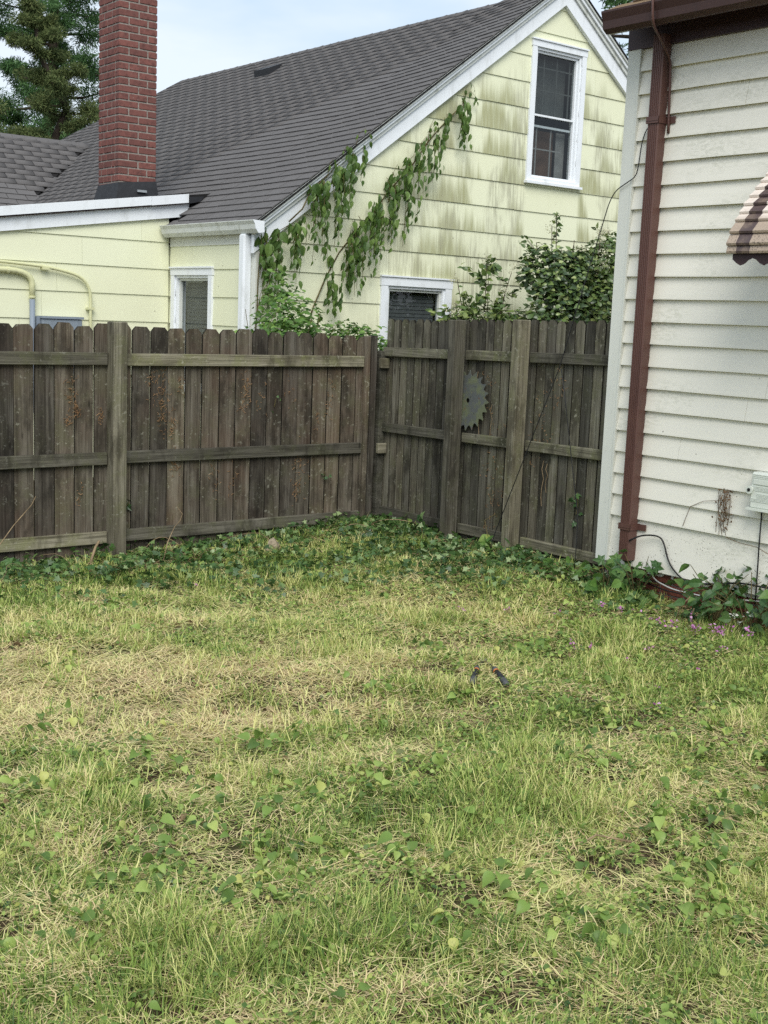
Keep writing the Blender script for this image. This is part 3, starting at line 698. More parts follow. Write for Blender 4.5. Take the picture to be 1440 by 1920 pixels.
# downpipe: ribbed front, two straps, opened foot
fx, bx_ = 6.705, 6.785; y0, y1 = 5.607, 5.700
po = []; n = 5
for i in range(n):
    a = y1-.008-(y1-y0-.016)*i/n; w_ = (y1-y0-.016)/n
    po += [(fx, a), (fx, a-w_*.55), (fx+.004, a-w_*.65), (fx+.004, a-w_*.95)]
po += [(fx, y0+.008), (fx+.008, y0), (bx_, y0), (bx_, y1), (fx+.008, y1), (fx, y1-.008)]
dp = MB().prism([(x, y, .135) for x, y in po], [(x, y, 3.66) for x, y in po]).build('downpipe', M['brown_metal'], wh)
for z in (3.115, .372):
    MB().box(fx-.006, bx_+.012, y0-.006, y0-.001, z-.022, z+.022).box(fx-.007, fx-.001, y0-.006, y1+.006, z-.022, z+.022).box(fx-.006, bx_+.012, y1+.001, y1+.006, z-.022, z+.022).box(bx_-.002, bx_+.006, y0-.075, y0-.007, z-.022, z+.022).box(fx-.010, fx-.0072, y0-.004, y1+.004, z-.006, z+.006).build('strap', M['brown_metal'], dp)
MB().box(fx+.006, bx_-.006, y0+.006, y1-.006, .132, .1345).build('pipe_mouth', M['black_rubber'], dp)
# awning over the window beyond the frame
prof = [(6.80, 2.96), (6.712, 2.868), (6.62, 2.765), (6.534, 2.677), (6.439, 2.59), (6.340, 2.49), (6.272, 2.395), (6.226, 2.325), (6.205, 2.262), (6.207, 2.224)]
prof = prof[:3] + [(a[0]+(b[0]-a[0])*t, a[1]+(b[1]-a[1])*t) for a, b in zip(prof[3:6], prof[4:7]) for t in (0, .5)] + prof[6:]
aw = thing_part = MB().prism([(6.30, 4.585, 2.35), (6.78, 4.585, 2.84), (6.79, 4.585, 2.84), (6.32, 4.585, 2.34)], [(6.30, 4.56, 2.35), (6.78, 4.56, 2.84), (6.79, 4.56, 2.84), (6.32, 4.56, 2.34)]).build('awning', M['brown_metal'], wh)
for (xa, za), (xb, zb) in zip(prof[:-1], prof[1:]):
    d = Vector((xb-xa, 0, zb-za)).normalized(); nrm = Vector((d.z, 0, -d.x)); nrm = nrm if nrm.x < 0 else -nrm
    a = Vector((xa, 0, za)); b = Vector((xb, 0, zb)) + d*.014 + nrm*.020; t_ = nrm*-.004
    lip = b + Vector((.004, 0, -.012))
    Q = [a, b, lip, lip-Vector((-.004, 0, .002)), b+t_, a+t_]; MB().prism([(q.x, 4.60, q.z) for q in Q], [(q.x, 2.9, q.z) for q in Q]).build('slat', M['awning_slat'], aw)
# scalloped valance
V = []; F = []; N = 60
for i in range(N+1):
    y = 4.578-(4.578-2.95)*i/N; zb = 2.150 + .021*math.cos((4.578-y-.035)/.158*2*math.pi+2.2)
    V += [(6.225, y, 2.222), (6.225, y, zb), (6.231, y, zb), (6.231, y, 2.222)]
for i in range(N):
    for k_ in range(4): F.append((i*4+k_, i*4+(k_+1) % 4, i*4+4+(k_+1) % 4, i*4+4+k_))
F += [(0, 1, 2, 3), tuple(range(4*N, 4*N+4))[::-1]]
MB().add(V, F).build('valance', M['brown_dark'], aw)
MB().box(6.219, 6.2245, 2.95, 4.58, 2.196, 2.206).build('valance_bead', M['brown_metal'], aw)
# window sheltered by the awning
wn = MB().box(XW-.045, XW-.019, 4.33, 4.42, .98, 2.42).box(XW-.045, XW-.019, 3.10, 3.19, .98, 2.42).box(XW-.047, XW-.019, 3.10, 4.42, 2.421, 2.51).box(XW-.075, XW-.019, 3.07, 4.45, .93, .979).build('window', M['white_trim'], wh)
MB().box(XW-.040, XW-.024, 3.191, 4.329, 1.68, 1.72).build('meeting_rail', M['white_trim'], wn)
MB().add([(XW-.030, 4.33, .98), (XW-.030, 3.19, .98), (XW-.030, 3.19, 2.42), (XW-.030, 4.33, 2.42)], [(0, 1, 2, 3)]).build('pane', M['glass'], wn)
MB().box(XW-.0265, XW-.0240, 3.191, 4.329, .981, 2.419).build('room_back', M['dark_room'], wn)
# utility box with louvred lid
ub = MB().box(6.70, XW-.008, 4.36, 4.655, .648, .88).build('utility_box', M['box_plastic'], wh, bevel=.012)
for i, z in enumerate((.865, .855, .845, .79, .782, .774, .766, .745, .737, .729, .721, .713, .705, .697)): MB().box(6.697, 6.702, 4.37, 4.645 if i < 7 or i > 10 else 4.60, z-.0022, z+.0022).build('louvre', M['box_plastic'], ub)
MB().box(6.694, 6.702, 4.38, 4.63, .805, .835).build('label_recess', M['box_plastic'], ub); MB().box(6.685, XW-.006, 4.355, 4.668, .638, .652).build('base_lip', M['box_plastic'], ub)
MB().tube([(6.70, 4.655, .765), (6.688, 4.655, .765)], .026, 12).build('lock_boss', M['box_plastic'], ub); MB().tube([(6.687, 4.655, .765), (6.683, 4.655, .765)], .011, 10).build('lock', M['black_rubber'], ub)
# brick foundation
fd = MB().box(XW+.035, XW+.2, -3, CYN-.05, -.6, .085).build('foundation', M['mortar'], wh)
rr = random.Random(8)
for c in range(5):
    z = .085-.0745*(c+1); y = CYN-.06 - (.1 if c % 2 else 0)
    while y > 3.4: put_brick(XW+.022, XW+.11, y-.192, y, z, .0645, fd, 'foundation_brick', rr); y -= .203
# ------------------------------------------------------------------ fences
simple('picket_gap_shade', (.022, .019, .014), .9, .1, var=.4)      # sawn picket sides, coloured near black as painted shade in the gaps
def picket(W, a, b, zb, zt, ear, rr, t=.019, mat='picket_wood', parent=None):
    """dog-eared board; W(h,z,d)"""
    e = ear*rr.uniform(.8, 1.15); ln = rr.uniform(-.004, .004); cup = rr.uniform(-.002, .004)
    po = [(a, zb), (b, zb), (b+ln, zt-e), (b-e*.85+ln, zt), (a+e*.85+ln, zt+rr.uniform(-.004, .004)), (a+ln, zt-e+rr.uniform(-.004, .004))]
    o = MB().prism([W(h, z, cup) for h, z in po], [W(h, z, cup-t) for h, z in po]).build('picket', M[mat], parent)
    o.data.materials.append(M['picket_gap_shade']); o.data.polygons.foreach_set('material_index', [0, 0]+[1]*(len(o.data.polygons)-2))
def bar(name, W, h0, h1, z0a, z0b, ht, d0, d1, mat, parent, bev=.004):
    A = [W(h0, z0a-ht, d0), W(h1, z0b-ht, d0), W(h1, z0b, d0), W(h0, z0a, d0)]; B = [W(h0, z0a-ht, d1), W(h1, z0b-ht, d1), W(h1, z0b, d1), W(h0, z0a, d1)]
    return MB().prism(A, B).build(name, M[mat], parent, bevel=bev)
YF = 8.668
f1 = thing('wooden_fence', (4.8, YF, -.15), 'long weathered dog eared picket fence before the yellow house with brown root scars', 'fence')
WL = lambda h, z, d: (h, YF-d, z)
bnd = [2.02, 2.175, 2.33, 2.487, 2.645, 2.80, 2.955, 3.11, 3.27, 3.362, 3.517, 3.672, 3.826, 3.984, 4.141, 4.301, 4.451, 4.609, 4.76, 4.915, 5.063, 5.224, 5.373, 5.529, 5.679, 5.831, 5.986, 6.138, 6.293, 6.44, 6.595, 6.70, 6.80]
bnd[9] = 3.395; rr = random.Random(21)
for a, b in zip(bnd[:-1], bnd[1:]):
    gap = rr.choice([.007, .009, .011, .015 if a < 4.2 else .010]); top = 1.612 + rr.uniform(-.012, .012) - max(0, a-5.0)*.017
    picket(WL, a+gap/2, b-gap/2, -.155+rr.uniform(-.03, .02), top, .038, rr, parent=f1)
for zt, dz in ((1.407, 0), (.661, .0), (.056, .0)):
    for (a, b) in ((1.9, 4.235), (4.363, 6.655)):
        bar('rail', WL, a, b, zt+rr.uniform(-.004, .004), zt+rr.uniform(-.004, .004), .093, .040, .002, 'rail_wood', f1)
bar('post', WL, 4.243, 4.355, 1.640, 1.640, 1.9, .125, .003, 'post_wood', f1, .006)
bar('post', WL, 1.80, 1.895, 1.62, 1.62, 1.9, .12, .003, 'post_wood', f1, .006)
# doubled boards at the corner, with rail stubs across
bar('post', WL, 6.66, 6.705, 1.585, 1.585, 1.78, .062, .003, 'picket_wood', f1); bar('post', WL, 6.709, 6.768, 1.59, 1.59, 1.80, .075, .003, 'picket_wood', f1)
bar('post', WL, 6.80, 6.865, 1.46, 1.46, 1.68, .09, .01, 'rail_wood_side', f1)
for zt in (1.40, .655): bar('rail', WL, 6.775, 6.868, zt, zt, .088, .128, .092, 'rail_wood', f1)
# --- right fence, running to the white house
XR = 6.875
f2 = thing('wooden_fence', (XR, 7.3, -.1), 'short mossy dog eared fence between corner and white house carrying the saw blade', 'fence')
WR = lambda h, z, d: (XR-d, h, z)      # h = y
rr = random.Random(22); y = 8.60
slope = lambda y_: (8.6-y_)*.021
while y > 5.93:
    w_ = .0965
    zt = 1.733+slope(y)+rr.uniform(-.008, .008)
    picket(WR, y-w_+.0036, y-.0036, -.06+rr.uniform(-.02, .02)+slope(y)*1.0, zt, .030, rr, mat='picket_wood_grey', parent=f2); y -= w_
for zt, k_ in ((1.492, .021), (.834, .012), (.093, .004)):
    for (a, b) in ((8.60, 7.622), (7.533, 6.893), (6.803, 5.95)):
        bar('rail', WR, b, a, zt+(8.6-b)*k_, zt+(8.6-a)*k_, .078, .040, .002, 'rail_wood_side', f2)
bar('post', WR, 7.535, 7.62, 1.752, 1.752, 1.95, .160, .042, 'post_wood', f2, .006)
bar('post', WR, 6.805, 6.89, 1.772, 1.772, 1.95, .160, .042, 'post_wood', f2, .006)
# --- circular saw blade resting on the middle rail behind the post
sb = thing('saw_blade', (6.842, 7.485, .865), 'round toothed steel saw blade, rusty and mossy, tucked behind a fence post', 'saw blade')
NT_ = 20; R0, R1 = .205, .245; pts = []
for i in range(NT_):
    a0 = 2*math.pi*i/NT_
    for t, r_ in ((0, R1), (.06, R1-.004), (.16, R0+.012), (.34, R0-.004), (.55, R0), (.76, R0+.012), (.93, R1-.008)):
        a = a0+2*math.pi/NT_*t; pts.append((r_*math.cos(a), r_*math.sin(a)))
cyb, czb = 7.485, 1.112; lean = .012
n = len(pts); hole = [(.020*math.cos(2*math.pi*i/n), .020*math.sin(2*math.pi*i/n)) for i in range(n)]
tilt = lambda z: 6.842 + lean*(z-czb)/.25
V = []
for off in (0, .004):
    V += [(tilt(czb+q)+off, cyb+p, czb+q) for p, q in pts] + [(tilt(czb+q)+off, cyb+p, czb+q) for p, q in hole]
F = []
for i in range(n):
    j = (i+1) % n; F += [(i, j, n+j, n+i), (2*n+j, 2*n+i, 3*n+i, 3*n+j), (j, i, 2*n+i, 2*n+j), (n+i, n+j, 3*n+j, 3*n+i)]
MB().add(V, F).build('blade', M['saw_steel'], sb)
for (p, q) in ((-.075, .115), (-.03, .03), (-.085, -.10)): MB().tube([(tilt(czb+q)-.001, cyb+p, czb+q), (tilt(czb+q)+.001, cyb+p, czb+q)], .0045, 8).build('rivet_hole', M['black_rubber'], sb)
# ------------------------------------------------------------------ plant shapes
def leaf_tpl(stations, fold=.25, droop=.25):
    """blade folded on the midrib: stations (y, halfwidth), length 1"""
    V = []; F = []
    for (y, w_) in stations:
        z = -droop*y*y; V += [(-w_, y, z+fold*w_), (0, y, z), (w_, y, z+fold*w_)]
    for i in range(len(stations)-1):
        a = i*3; F += [(a, a+1, a+4, a+3), (a+1, a+2, a+5, a+4)]
    return np.array(V, float), np.array(F)
HEART = leaf_tpl([(-.12, .20), (.05, .42), (.30, .47), (.62, .30), (1.0, .01)], .22, .2)
OVATE = leaf_tpl([(0, .03), (.22, .27), (.5, .30), (.78, .15), (1.0, .01)], .3, .35)
LANCE = leaf_tpl([(0, .03), (.35, .17), (.7, .13), (1.0, .01)], .3, .3)
SMALL = leaf_tpl([(0, .08), (.5, .42), (1.0, .15)], .2, .1)
def fan_tpl(rad):
    n = len(rad); V = [(0, .28, 0)]; 
    for i, r_ in enumerate(rad):
        a = -math.pi/2 + 2*math.pi*i/n; V.append((r_*math.cos(a)*.9, .28+r_*math.sin(a)*.9, .10*r_*(1 if i % 2 else -.3)))
    return np.array(V, float), np.array([(0, 1+i, 1+(i+1) % n) for i in range(n)])
IVY = fan_tpl([.22, .34, .62, .36, .58, .42, .88, .42, .58, .36, .62, .34])
def frames(dirv, nrm):
    """rotation matrices with y = leaf direction, z close to nrm"""
    d = dirv/np.linalg.norm(dirv, axis=1, keepdims=True); x = np.cross(d, nrm); l = np.linalg.norm(x, axis=1, keepdims=True); x = x/np.maximum(l, 1e-6); z = np.cross(x, d)
    return np.stack([x, d, z], -1)
def scatter(name, tpl, pos, Rm, sc, mat, parent=None, hue=None):
    V, F = tpl; n = len(pos); sc = np.asarray(sc, float)
    W_ = np.einsum('nij,kj->nki', Rm, V)*(sc[:, None, None] if sc.ndim == 1 else sc[:, None, :]) + pos[:, None, :]
    FF = (F[None] + (np.arange(n)*len(V))[:, None, None]).reshape(-1, F.shape[1])
    kw = {'Q': FF} if F.shape[1] == 4 else {'T': FF}
    at = None if hue is None else {'hue': np.repeat(hue, len(V))}
    return link(name, npmesh(name, W_.reshape(-1, 3), attr=at, **kw), mat, parent, smooth=False)
def rdir(n, zlo, zhi):
    a = rng.random(n)*2*math.pi; z = rng.uniform(zlo, zhi, n); r_ = np.sqrt(np.maximum(1e-4, 1-z*z)); return np.stack([r_*np.cos(a), r_*np.sin(a), z], -1)
def ribbons(base, az, L, W_, lean0, lean1, hue, twist=None, seg=3, bend=None):
    """tapering curved blades. lean measured from vertical, growing from lean0 to lean1"""
    n = len(base); P = [base]; cur = base.copy(); bend = np.zeros(n) if bend is None else bend
    for i in range(seg):
        aa = az+bend*(i/seg-.4); d = np.stack([np.cos(aa), np.sin(aa)], -1); le = lean0 + (lean1-lean0)*(i+.5)/seg; st = (L/seg)
        cur = cur + np.concatenate([d*(np.sin(le)*st)[:, None], (np.cos(le)*st)[:, None]], 1); P.append(cur)
    V = np.zeros((n, 2*seg+1, 3))
    for i in range(seg):
        tw = az + bend*(i/seg-.4) + math.pi/2 + (0 if twist is None else twist); side = np.stack([np.cos(tw), np.sin(tw), np.zeros(n)], -1)
        w_ = W_*(1-.75*(i/seg)**1.5)*(.8 if i == 0 else 1); V[:, 2*i] = P[i]-side*w_[:, None]/2; V[:, 2*i+1] = P[i]+side*w_[:, None]/2
    V[:, 2*seg] = P[seg]; k_ = 2*seg+1; b = (np.arange(n)*k_)[:, None]
    Q = np.concatenate([b+np.array([[2*i, 2*i+1, 2*i+3, 2*i+2]]) for i in range(seg-1)], 0) if seg > 1 else None
    T = b+np.array([[2*seg-2, 2*seg-1, 2*seg]])
    return V.reshape(-1, 3), Q, T, np.repeat(hue, k_)

# ------------------------------------------------------------------ lawn layout (world x, y)
def gauss(x, y, cx, cy, r_): return np.exp(-((x-cx)**2+(y-cy)**2)/(r_*r_))
def sd(x, y): return .779*x-.6266*y, .6266*x+.779*y       # across, away
def straw_w(x, y):
    w_ = .95*gauss(x, y, 2.75, 5.0, .70) + .8*gauss(x, y, 3.6, 4.95, .70) + .4*gauss(x, y, 1.75, 3.9, .40) + .35*gauss(x, y, 1.3, 3.0, .30) + .45*gauss(x, y, 3.1, 3.1, .35) + .4*gauss(x, y, 2.5, 5.9, .6) + .3*gauss(x, y, 4.4, 4.3, .5)
    w_ = w_ + (vnoise(x, y, 1.4)-.5)*.6 + (vnoise(x, y, 4.0)-.5)*.6 + .08
    w_ = w_ - .5*gauss(x, y, 2.45, 3.55, .6) - .6*gauss(x, y, 5.6, 4.2, 1.0) - .35*gauss(x, y, 3.0, 2.6, .5) - .3*gauss(x, y, 1.7, 4.6, .4)
    w_ = np.clip((w_-.12)/.85, 0, 1); return .92*w_*w_*(3-2*w_)
def pale_w(x, y): return np.clip(1.0*gauss(x, y, 5.2, 5.9, .8) + .9*gauss(x, y, 4.4, 6.3, .8) + .7*gauss(x, y, 3.2, 6.4, .7) + .5*gauss(x, y, 4.3, 5.2, .7) + .5*gauss(x, y, 3.4, 2.5, .5) + .5*gauss(x, y, 2.7, 2.7, .35) + .45*gauss(x, y, 2.2, 4.3, .4) + .5*gauss(x, y, 4.0, 3.5, .5) + .45*gauss(x, y, 1.9, 3.1, .35) + (vnoise(x, y, 2.3)-.5)*.7, 0, 1)
def litter_w(x, y): return np.clip(np.maximum(np.clip(1-(YF-.05-y)/.95, 0, 1)*(x < 6.7), np.clip(1-(6.75-x)/.75, 0, 1)*(y > 5.6)) + (vnoise(x, y, 2.0)-.5)*.5, 0, 1)
def lawn(n, dmin=2.15, dmax=11.2, dens=None, p=1.0):
    """random points over the part of the yard in front of the fences; density falls with distance (p)"""
    out = []
    tot = 0
    while tot < n:
        k_ = n*3; d = dmin + (dmax-dmin)*rng.random(k_)**p; s = (rng.random(k_)*2-1)*(.37*d+.95)
        keep = rng.random(k_) < (.37*d+.95)/(.37*dmax+.95); d, s = d[keep], s[keep]
        x = .779*s+.6266*d; y = -.6266*s+.779*d
        ok = (y < YF-.03) & (x < XR-.05) & ~((x > XW-.0) & (y < CYN)); x, y = x[ok], y[ok]
        if dens is not None: kk = rng.random(len(x)) < dens(x, y); x, y = x[kk], y[kk]
        out.append(np.stack([x, y], -1)); tot += len(x)
    q = np.concatenate(out)[:n]; return q[:, 0], q[:, 1]
def stuff(o, label, cat): return tag(o, label, cat, kind='stuff')
def far(x, y): return np.clip((np.hypot(x, y)-2.5)/7, 0, 1)
def flow(x, y): return 8.5*vnoise(x, y, 1.9)+3.0*vnoise(x, y, 5.2)       # which way the mown blades were combed
# thatch: dead and cut blades lying flat
n = 195000; x, y = lawn(n, p=1.35, dens=lambda x, y: np.clip(-.35+2.0*vnoise(x, y, 6.5), .10, 1)); sw = straw_w(x, y); pw = pale_w(x, y); lw_ = litter_w(x, y); fa = far(x, y)
hue = np.clip(np.where(rng.random(n) < .30+.62*sw, rng.uniform(.05, .38, n), rng.uniform(.32, .90, n)), 0, 1); hue = np.where(rng.random(n) < pw*.8, rng.uniform(.34, .58, n), hue); hue = np.where(rng.random(n) < lw_*.75, rng.choice([.02, .08, .7, .85, .3], n), hue)
hue = np.clip(hue+(vnoise(x, y, 4.3)-.5)*.30, .03, 1); z = gz(x, y) + rng.random(n)**2*.030 + .002
A1 = ribbons(np.stack([x, y, z], -1), flow(x, y)+rng.normal(0, 1.25, n), rng.uniform(.035, .15, n)*(1-.25*fa), rng.uniform(.0018, .0042, n)*(1+.9*fa), rng.uniform(1.15, 1.62, n), rng.uniform(1.3, 1.95, n), hue, twist=rng.uniform(-.8, .8, n), bend=rng.normal(0, 1.1, n), seg=2)
stuff(link('dry_thatch', npmesh('dry_thatch', A1[0], A1[1], A1[2], {'hue': A1[3]}), M['grass']), 'dead straw and clippings lying flat over the lawn', 'straw')
# brighter top layer of bleached straw over the worn patches
n = 52000; x, y = lawn(n, p=1.2, dens=lambda x, y: np.clip(.13+.9*straw_w(x, y)+.75*pale_w(x, y)+.3*litter_w(x, y), 0, 1)*np.clip(-.5+2.2*vnoise(x, y, 4.6), .04, 1)); fa = far(x, y)
A1 = ribbons(np.stack([x, y, gz(x, y)+.012+rng.random(n)*.028], -1), flow(x, y)+rng.normal(0, 1.2, n), rng.uniform(.03, .13, n), rng.uniform(.0022, .0045, n)*(1+.9*fa), rng.uniform(1.2, 1.6, n), rng.uniform(1.35, 1.85, n), np.where(rng.random(n) < pale_w(x, y)*.7, rng.uniform(.32, .5, n), rng.uniform(.12, .36, n)), twist=rng.uniform(-.5, .5, n), bend=rng.normal(0, 1.1, n))
stuff(link('bleached_straw', npmesh('bleached_straw', A1[0], A1[1], A1[2], {'hue': A1[3]}), M['grass']), 'bleached straw matted over the worn patches of the lawn', 'straw')
# living grass in small clumps
nc = 27000; cx, cy = lawn(nc, p=1.3, dens=lambda x, y: np.clip(1.02-straw_w(x, y)*.80-litter_w(x, y)*.8, .05, 1)*np.clip(-.55+2.3*vnoise(x, y, 3.4), .04, 1))
per = rng.integers(4, 10, nc); idx = np.repeat(np.arange(nc), per); n = len(idx); x = cx[idx]+rng.normal(0, .013, n); y = cy[idx]+rng.normal(0, .013, n); fa = far(x, y)
y = np.minimum(y, YF-.02); chue = rng.uniform(.48, .95, nc) + (vnoise(cx, cy, 2.7)-.5)*.40 - .18*straw_w(cx, cy) - .20*pale_w(cx, cy); hue = np.clip(chue[idx]+rng.normal(0, .10, n), .12, 1); hgt = (rng.uniform(.03, .10, nc)*(.40+1.4*vnoise(cx, cy, 3.4)))[idx]*rng.uniform(.6, 1.15, n)
caz = (rng.random(nc)*6.283)[idx]
A1 = ribbons(np.stack([x, y, gz(x, y)], -1), caz+rng.normal(0, 1.3, n), hgt, rng.uniform(.0018, .0046, n)*(1+.7*fa), rng.uniform(.05, .7, n), rng.uniform(.5, 1.7, n), hue, bend=rng.normal(0, .6, n))
stuff(link('lawn_grass', npmesh('lawn_grass', A1[0], A1[1], A1[2], {'hue': A1[3]}), M['grass']), 'short living grass growing through the thatch', 'grass')
# broad yellowish grass tufts
nc = 560; cx, cy = lawn(nc, dmin=3.6, dmax=8.4, dens=lambda x, y: np.clip(.8*gauss(x, y, 3.9, 4.5, .9)+.6*gauss(x, y, 2.6, 5.2, .9)+.5*gauss(x, y, 3.2, 4.0, .7)+.12*(vnoise(x, y, 2)), 0, 1)); per = rng.integers(4, 9, nc); idx = np.repeat(np.arange(nc), per); n = len(idx)
x = cx[idx]+rng.normal(0, .02, n); y = cy[idx]+rng.normal(0, .02, n); hue = np.clip((rng.uniform(.34, .66, nc))[idx]+rng.normal(0, .06, n), .1, 1)
A1 = ribbons(np.stack([x, y, gz(x, y)], -1), rng.random(n)*6.283, rng.uniform(.05, .125, n), rng.uniform(.004, .008, n), rng.uniform(.1, .8, n), rng.uniform(.6, 1.7, n), hue, bend=rng.normal(0, .7, n))
stuff(link('broad_grass', npmesh('broad_grass', A1[0], A1[1], A1[2], {'hue': A1[3]}), M['grass']), 'yellowing broad bladed grass tufts around the bare straw patch', 'grass')
# cut pale stems raked over
n = 4500; x, y = lawn(n, dens=lambda x, y: np.clip(.2+pale_w(x, y)+.5*litter_w(x, y), 0, 1)); A1 = ribbons(np.stack([x, y, gz(x, y)+rng.random(n)*.03], -1), rng.random(n)*6.283, rng.uniform(.08, .26, n), rng.uniform(.0018, .0035, n), rng.uniform(1.2, 1.6, n), rng.uniform(1.4, 1.9, n), rng.choice([.05, .2, .3, .38, .45, .5], n), twist=rng.uniform(-.6, .6, n), seg=4, bend=rng.normal(0, 1.0, n))
stuff(link('cut_stems', npmesh('cut_stems', A1[0], A1[1], A1[2], {'hue': A1[3]}), M['grass']), 'long pale cut stems strewn over the lawn', 'clippings')
# clover and small round leaves
TINY = (np.array([(-.12, 0, 0), (.12, 0, 0), (.46, .5, .08), (-.46, .5, .08), (.14, 1, -.06), (-.14, 1, -.06)], float), np.array([(0, 1, 2, 3), (3, 2, 4, 5)]))
n = 68000; x, y = lawn(n, p=1.1, dens=lambda x, y: np.clip(.8*gauss(x, y, 5.5, 4.4, 1.2)+.35*gauss(x, y, 3.6, 3.2, .8)+.30+1.1*(vnoise(x, y, 3.1)-.5), 0.02, 1)*(1-.85*straw_w(x, y))); pos = np.stack([x, y, gz(x, y)+rng.uniform(.008, .05, n)], -1)
stuff(scatter('clover', TINY, pos, frames(rdir(n, -.4, .5), rdir(n, .3, 1)), rng.uniform(.008, .019, n)*(1+.35*far(x, y)), M['weed_leaf']), 'small round clover leaves in the greener parts of the lawn', 'clover')
# larger heart leaves standing on short stems
nc = 1500; cx, cy = lawn(nc, p=1.2, dens=lambda x, y: np.clip(.25+.9*gauss(x, y, 1.7, 4.4, .5)+.5*gauss(x, y, 5.2, 4.3, .9)+.5*gauss(x, y, 2.3, 3.2, .7)+.6*gauss(x, y, 3.1, 2.4, .6)+.6*gauss(x, y, 4.2, 3.0, .7)+.4*gauss(x, y, 5.0, 3.6, .8)+.8*(vnoise(x, y, 2.1)-.5), .01, 1)*(1-.7*straw_w(x, y)))
per = rng.integers(2, 9, nc); idx = np.repeat(np.arange(nc), per); n = len(idx); psz = (.016+.032*rng.random(nc)**1.6)[idx]; az = rng.random(n)*6.283; rad = rng.uniform(.3, 1.6, n)*psz; hh = rng.uniform(.35, 1.7, n)*psz+.008
x = cx[idx]+np.cos(az)*rad; y = np.minimum(cy[idx]+np.sin(az)*rad, YF-.04); pos = np.stack([x, y, gz(x, y)+hh], -1)
dr = np.stack([np.cos(az), np.sin(az), rng.uniform(-.7, .35, n)], -1)+rng.normal(0, .3, (n, 3)); nr = np.stack([-np.cos(az)*.15, -np.sin(az)*.15, np.ones(n)], -1)+rng.normal(0, .35, (n, 3))
VIOLET = leaf_tpl([(-.14, .17), (.0, .36), (.22, .46), (.45, .43), (.72, .25), (1.0, .01)], .42, .45)
stuff(scatter('violet_leaves', VIOLET, pos, frames(dr, nr), psz*rng.uniform(.55, 1.15, n), M['weed_leaf']), 'heart shaped violet leaves scattered through the lawn', 'leaves')
A1 = ribbons(np.stack([cx[idx], cy[idx], gz(cx[idx], cy[idx])], -1), az, np.hypot(hh, rad)*1.02, np.full(n, .0022), np.arctan2(rad, hh)*.6, np.arctan2(rad, hh)*1.35, rng.uniform(.55, .85, n))
stuff(link('violet_stems', npmesh('violet_stems', A1[0], A1[1], A1[2], {'hue': A1[3]}), M['grass']), 'thin green stems of the violet leaves', 'stems')
# ivy and cuttings along the foot of both fences
def ivy_d(x, y):
    a = np.clip(1-(YF-.02-y)/1.0, 0, 1)**1.3*(x < 6.8)*np.clip(.12+1.0*gauss(x, y, 5.6, 8.4, 1.0)+1.1*gauss(x, y, 4.1, 8.0, .75)+.6*gauss(x, y, 3.0, 8.3, .6), 0, 1.3); b = np.clip(1-(6.82-x)/.85, 0, 1)*(y > 5.2)
    return np.clip(np.maximum(a, b)*np.clip(-.25+1.7*vnoise(x, y, 2.9), 0, 1.2)+.03*(y+x > 10.0), 0, 1)
n = 2700; x, y = lawn(n, dmin=6.2, dens=ivy_d); h_ = rng.random(n)*.065*np.clip(ivy_d(x, y)*1.4, .15, 1)+.012; pos = np.stack([x, y, gz(x, y)+h_], -1)
stuff(scatter('ground_ivy', IVY, pos, frames(rdir(n, -.5, .25), rdir(n, .15, 1)+np.array([-.25, -.25, 0])), rng.uniform(.032, .07, n), M['ivy']), 'dark lobed ivy creeping along the foot of the fences', 'ivy')
n = 9000; x, y = lawn(n, dmin=5.5, dens=lambda x, y: np.clip(litter_w(x, y)*1.1-.02+.16*pale_w(x, y), 0, 1)); pos = np.stack([x, y, gz(x, y)+rng.random(n)*.035+.004], -1)
stuff(scatter('leaf_litter', OVATE, pos, frames(rdir(n, -.2, .3), rdir(n, .4, 1)), rng.uniform(.018, .05, n), M['litter']), 'torn leaves and brown litter raked against the fences', 'leaf litter')
# torn ivy lying flat, heaped widest in the corner
n = 6500; x, y = lawn(n, dmin=6.0, dens=lambda x, y: np.clip(.95*gauss(x, y, 6.1, 7.9, .95)+.8*gauss(x, y, 6.3, 6.9, .6)+.75*gauss(x, y, 4.2, 7.9, .6)+.5*gauss(x, y, 3.2, 8.1, .6)+.35*gauss(x, y, 5.2, 7.6, .7)+.5*gauss(x, y, 6.2, 6.1, .5), 0, 1)*np.clip(-.5+2.2*vnoise(x, y, 3.9), .03, 1)); pos = np.stack([x, y, gz(x, y)+rng.random(n)**2*.11+.012], -1)
stuff(scatter('torn_ivy', IVY, pos, frames(rdir(n, -.35, .35), rdir(n, .25, 1)), rng.uniform(.022, .058, n), M['ivy']), 'torn ivy leaves heaped in the fence corner', 'ivy')
n = 2600; x, y = lawn(n, dmin=2.4, dens=lambda x, y: .08+.9*np.clip(vnoise(x, y, 1.6)-.62, 0, 1)*2.4); pos = np.stack([x, y, gz(x, y)+rng.random(n)*.03+.006], -1)
stuff(scatter('cut_leaves', OVATE, pos, frames(rdir(n, -.2, .3), rdir(n, .4, 1)), rng.uniform(.018, .042, n), M['ivy']), 'wilting dark cut leaves dropped on the grass', 'clippings')
n = 520; x, y = lawn(n, dmin=2.4); pos = np.stack([x, y, gz(x, y)+rng.random(n)*.03+.006], -1)
stuff(scatter('fallen_leaves', OVATE, pos, frames(rdir(n, -.2, .3), rdir(n, .4, 1)), rng.uniform(.02, .05, n), M['litter']), 'brown fallen leaves lying in the grass', 'leaves')
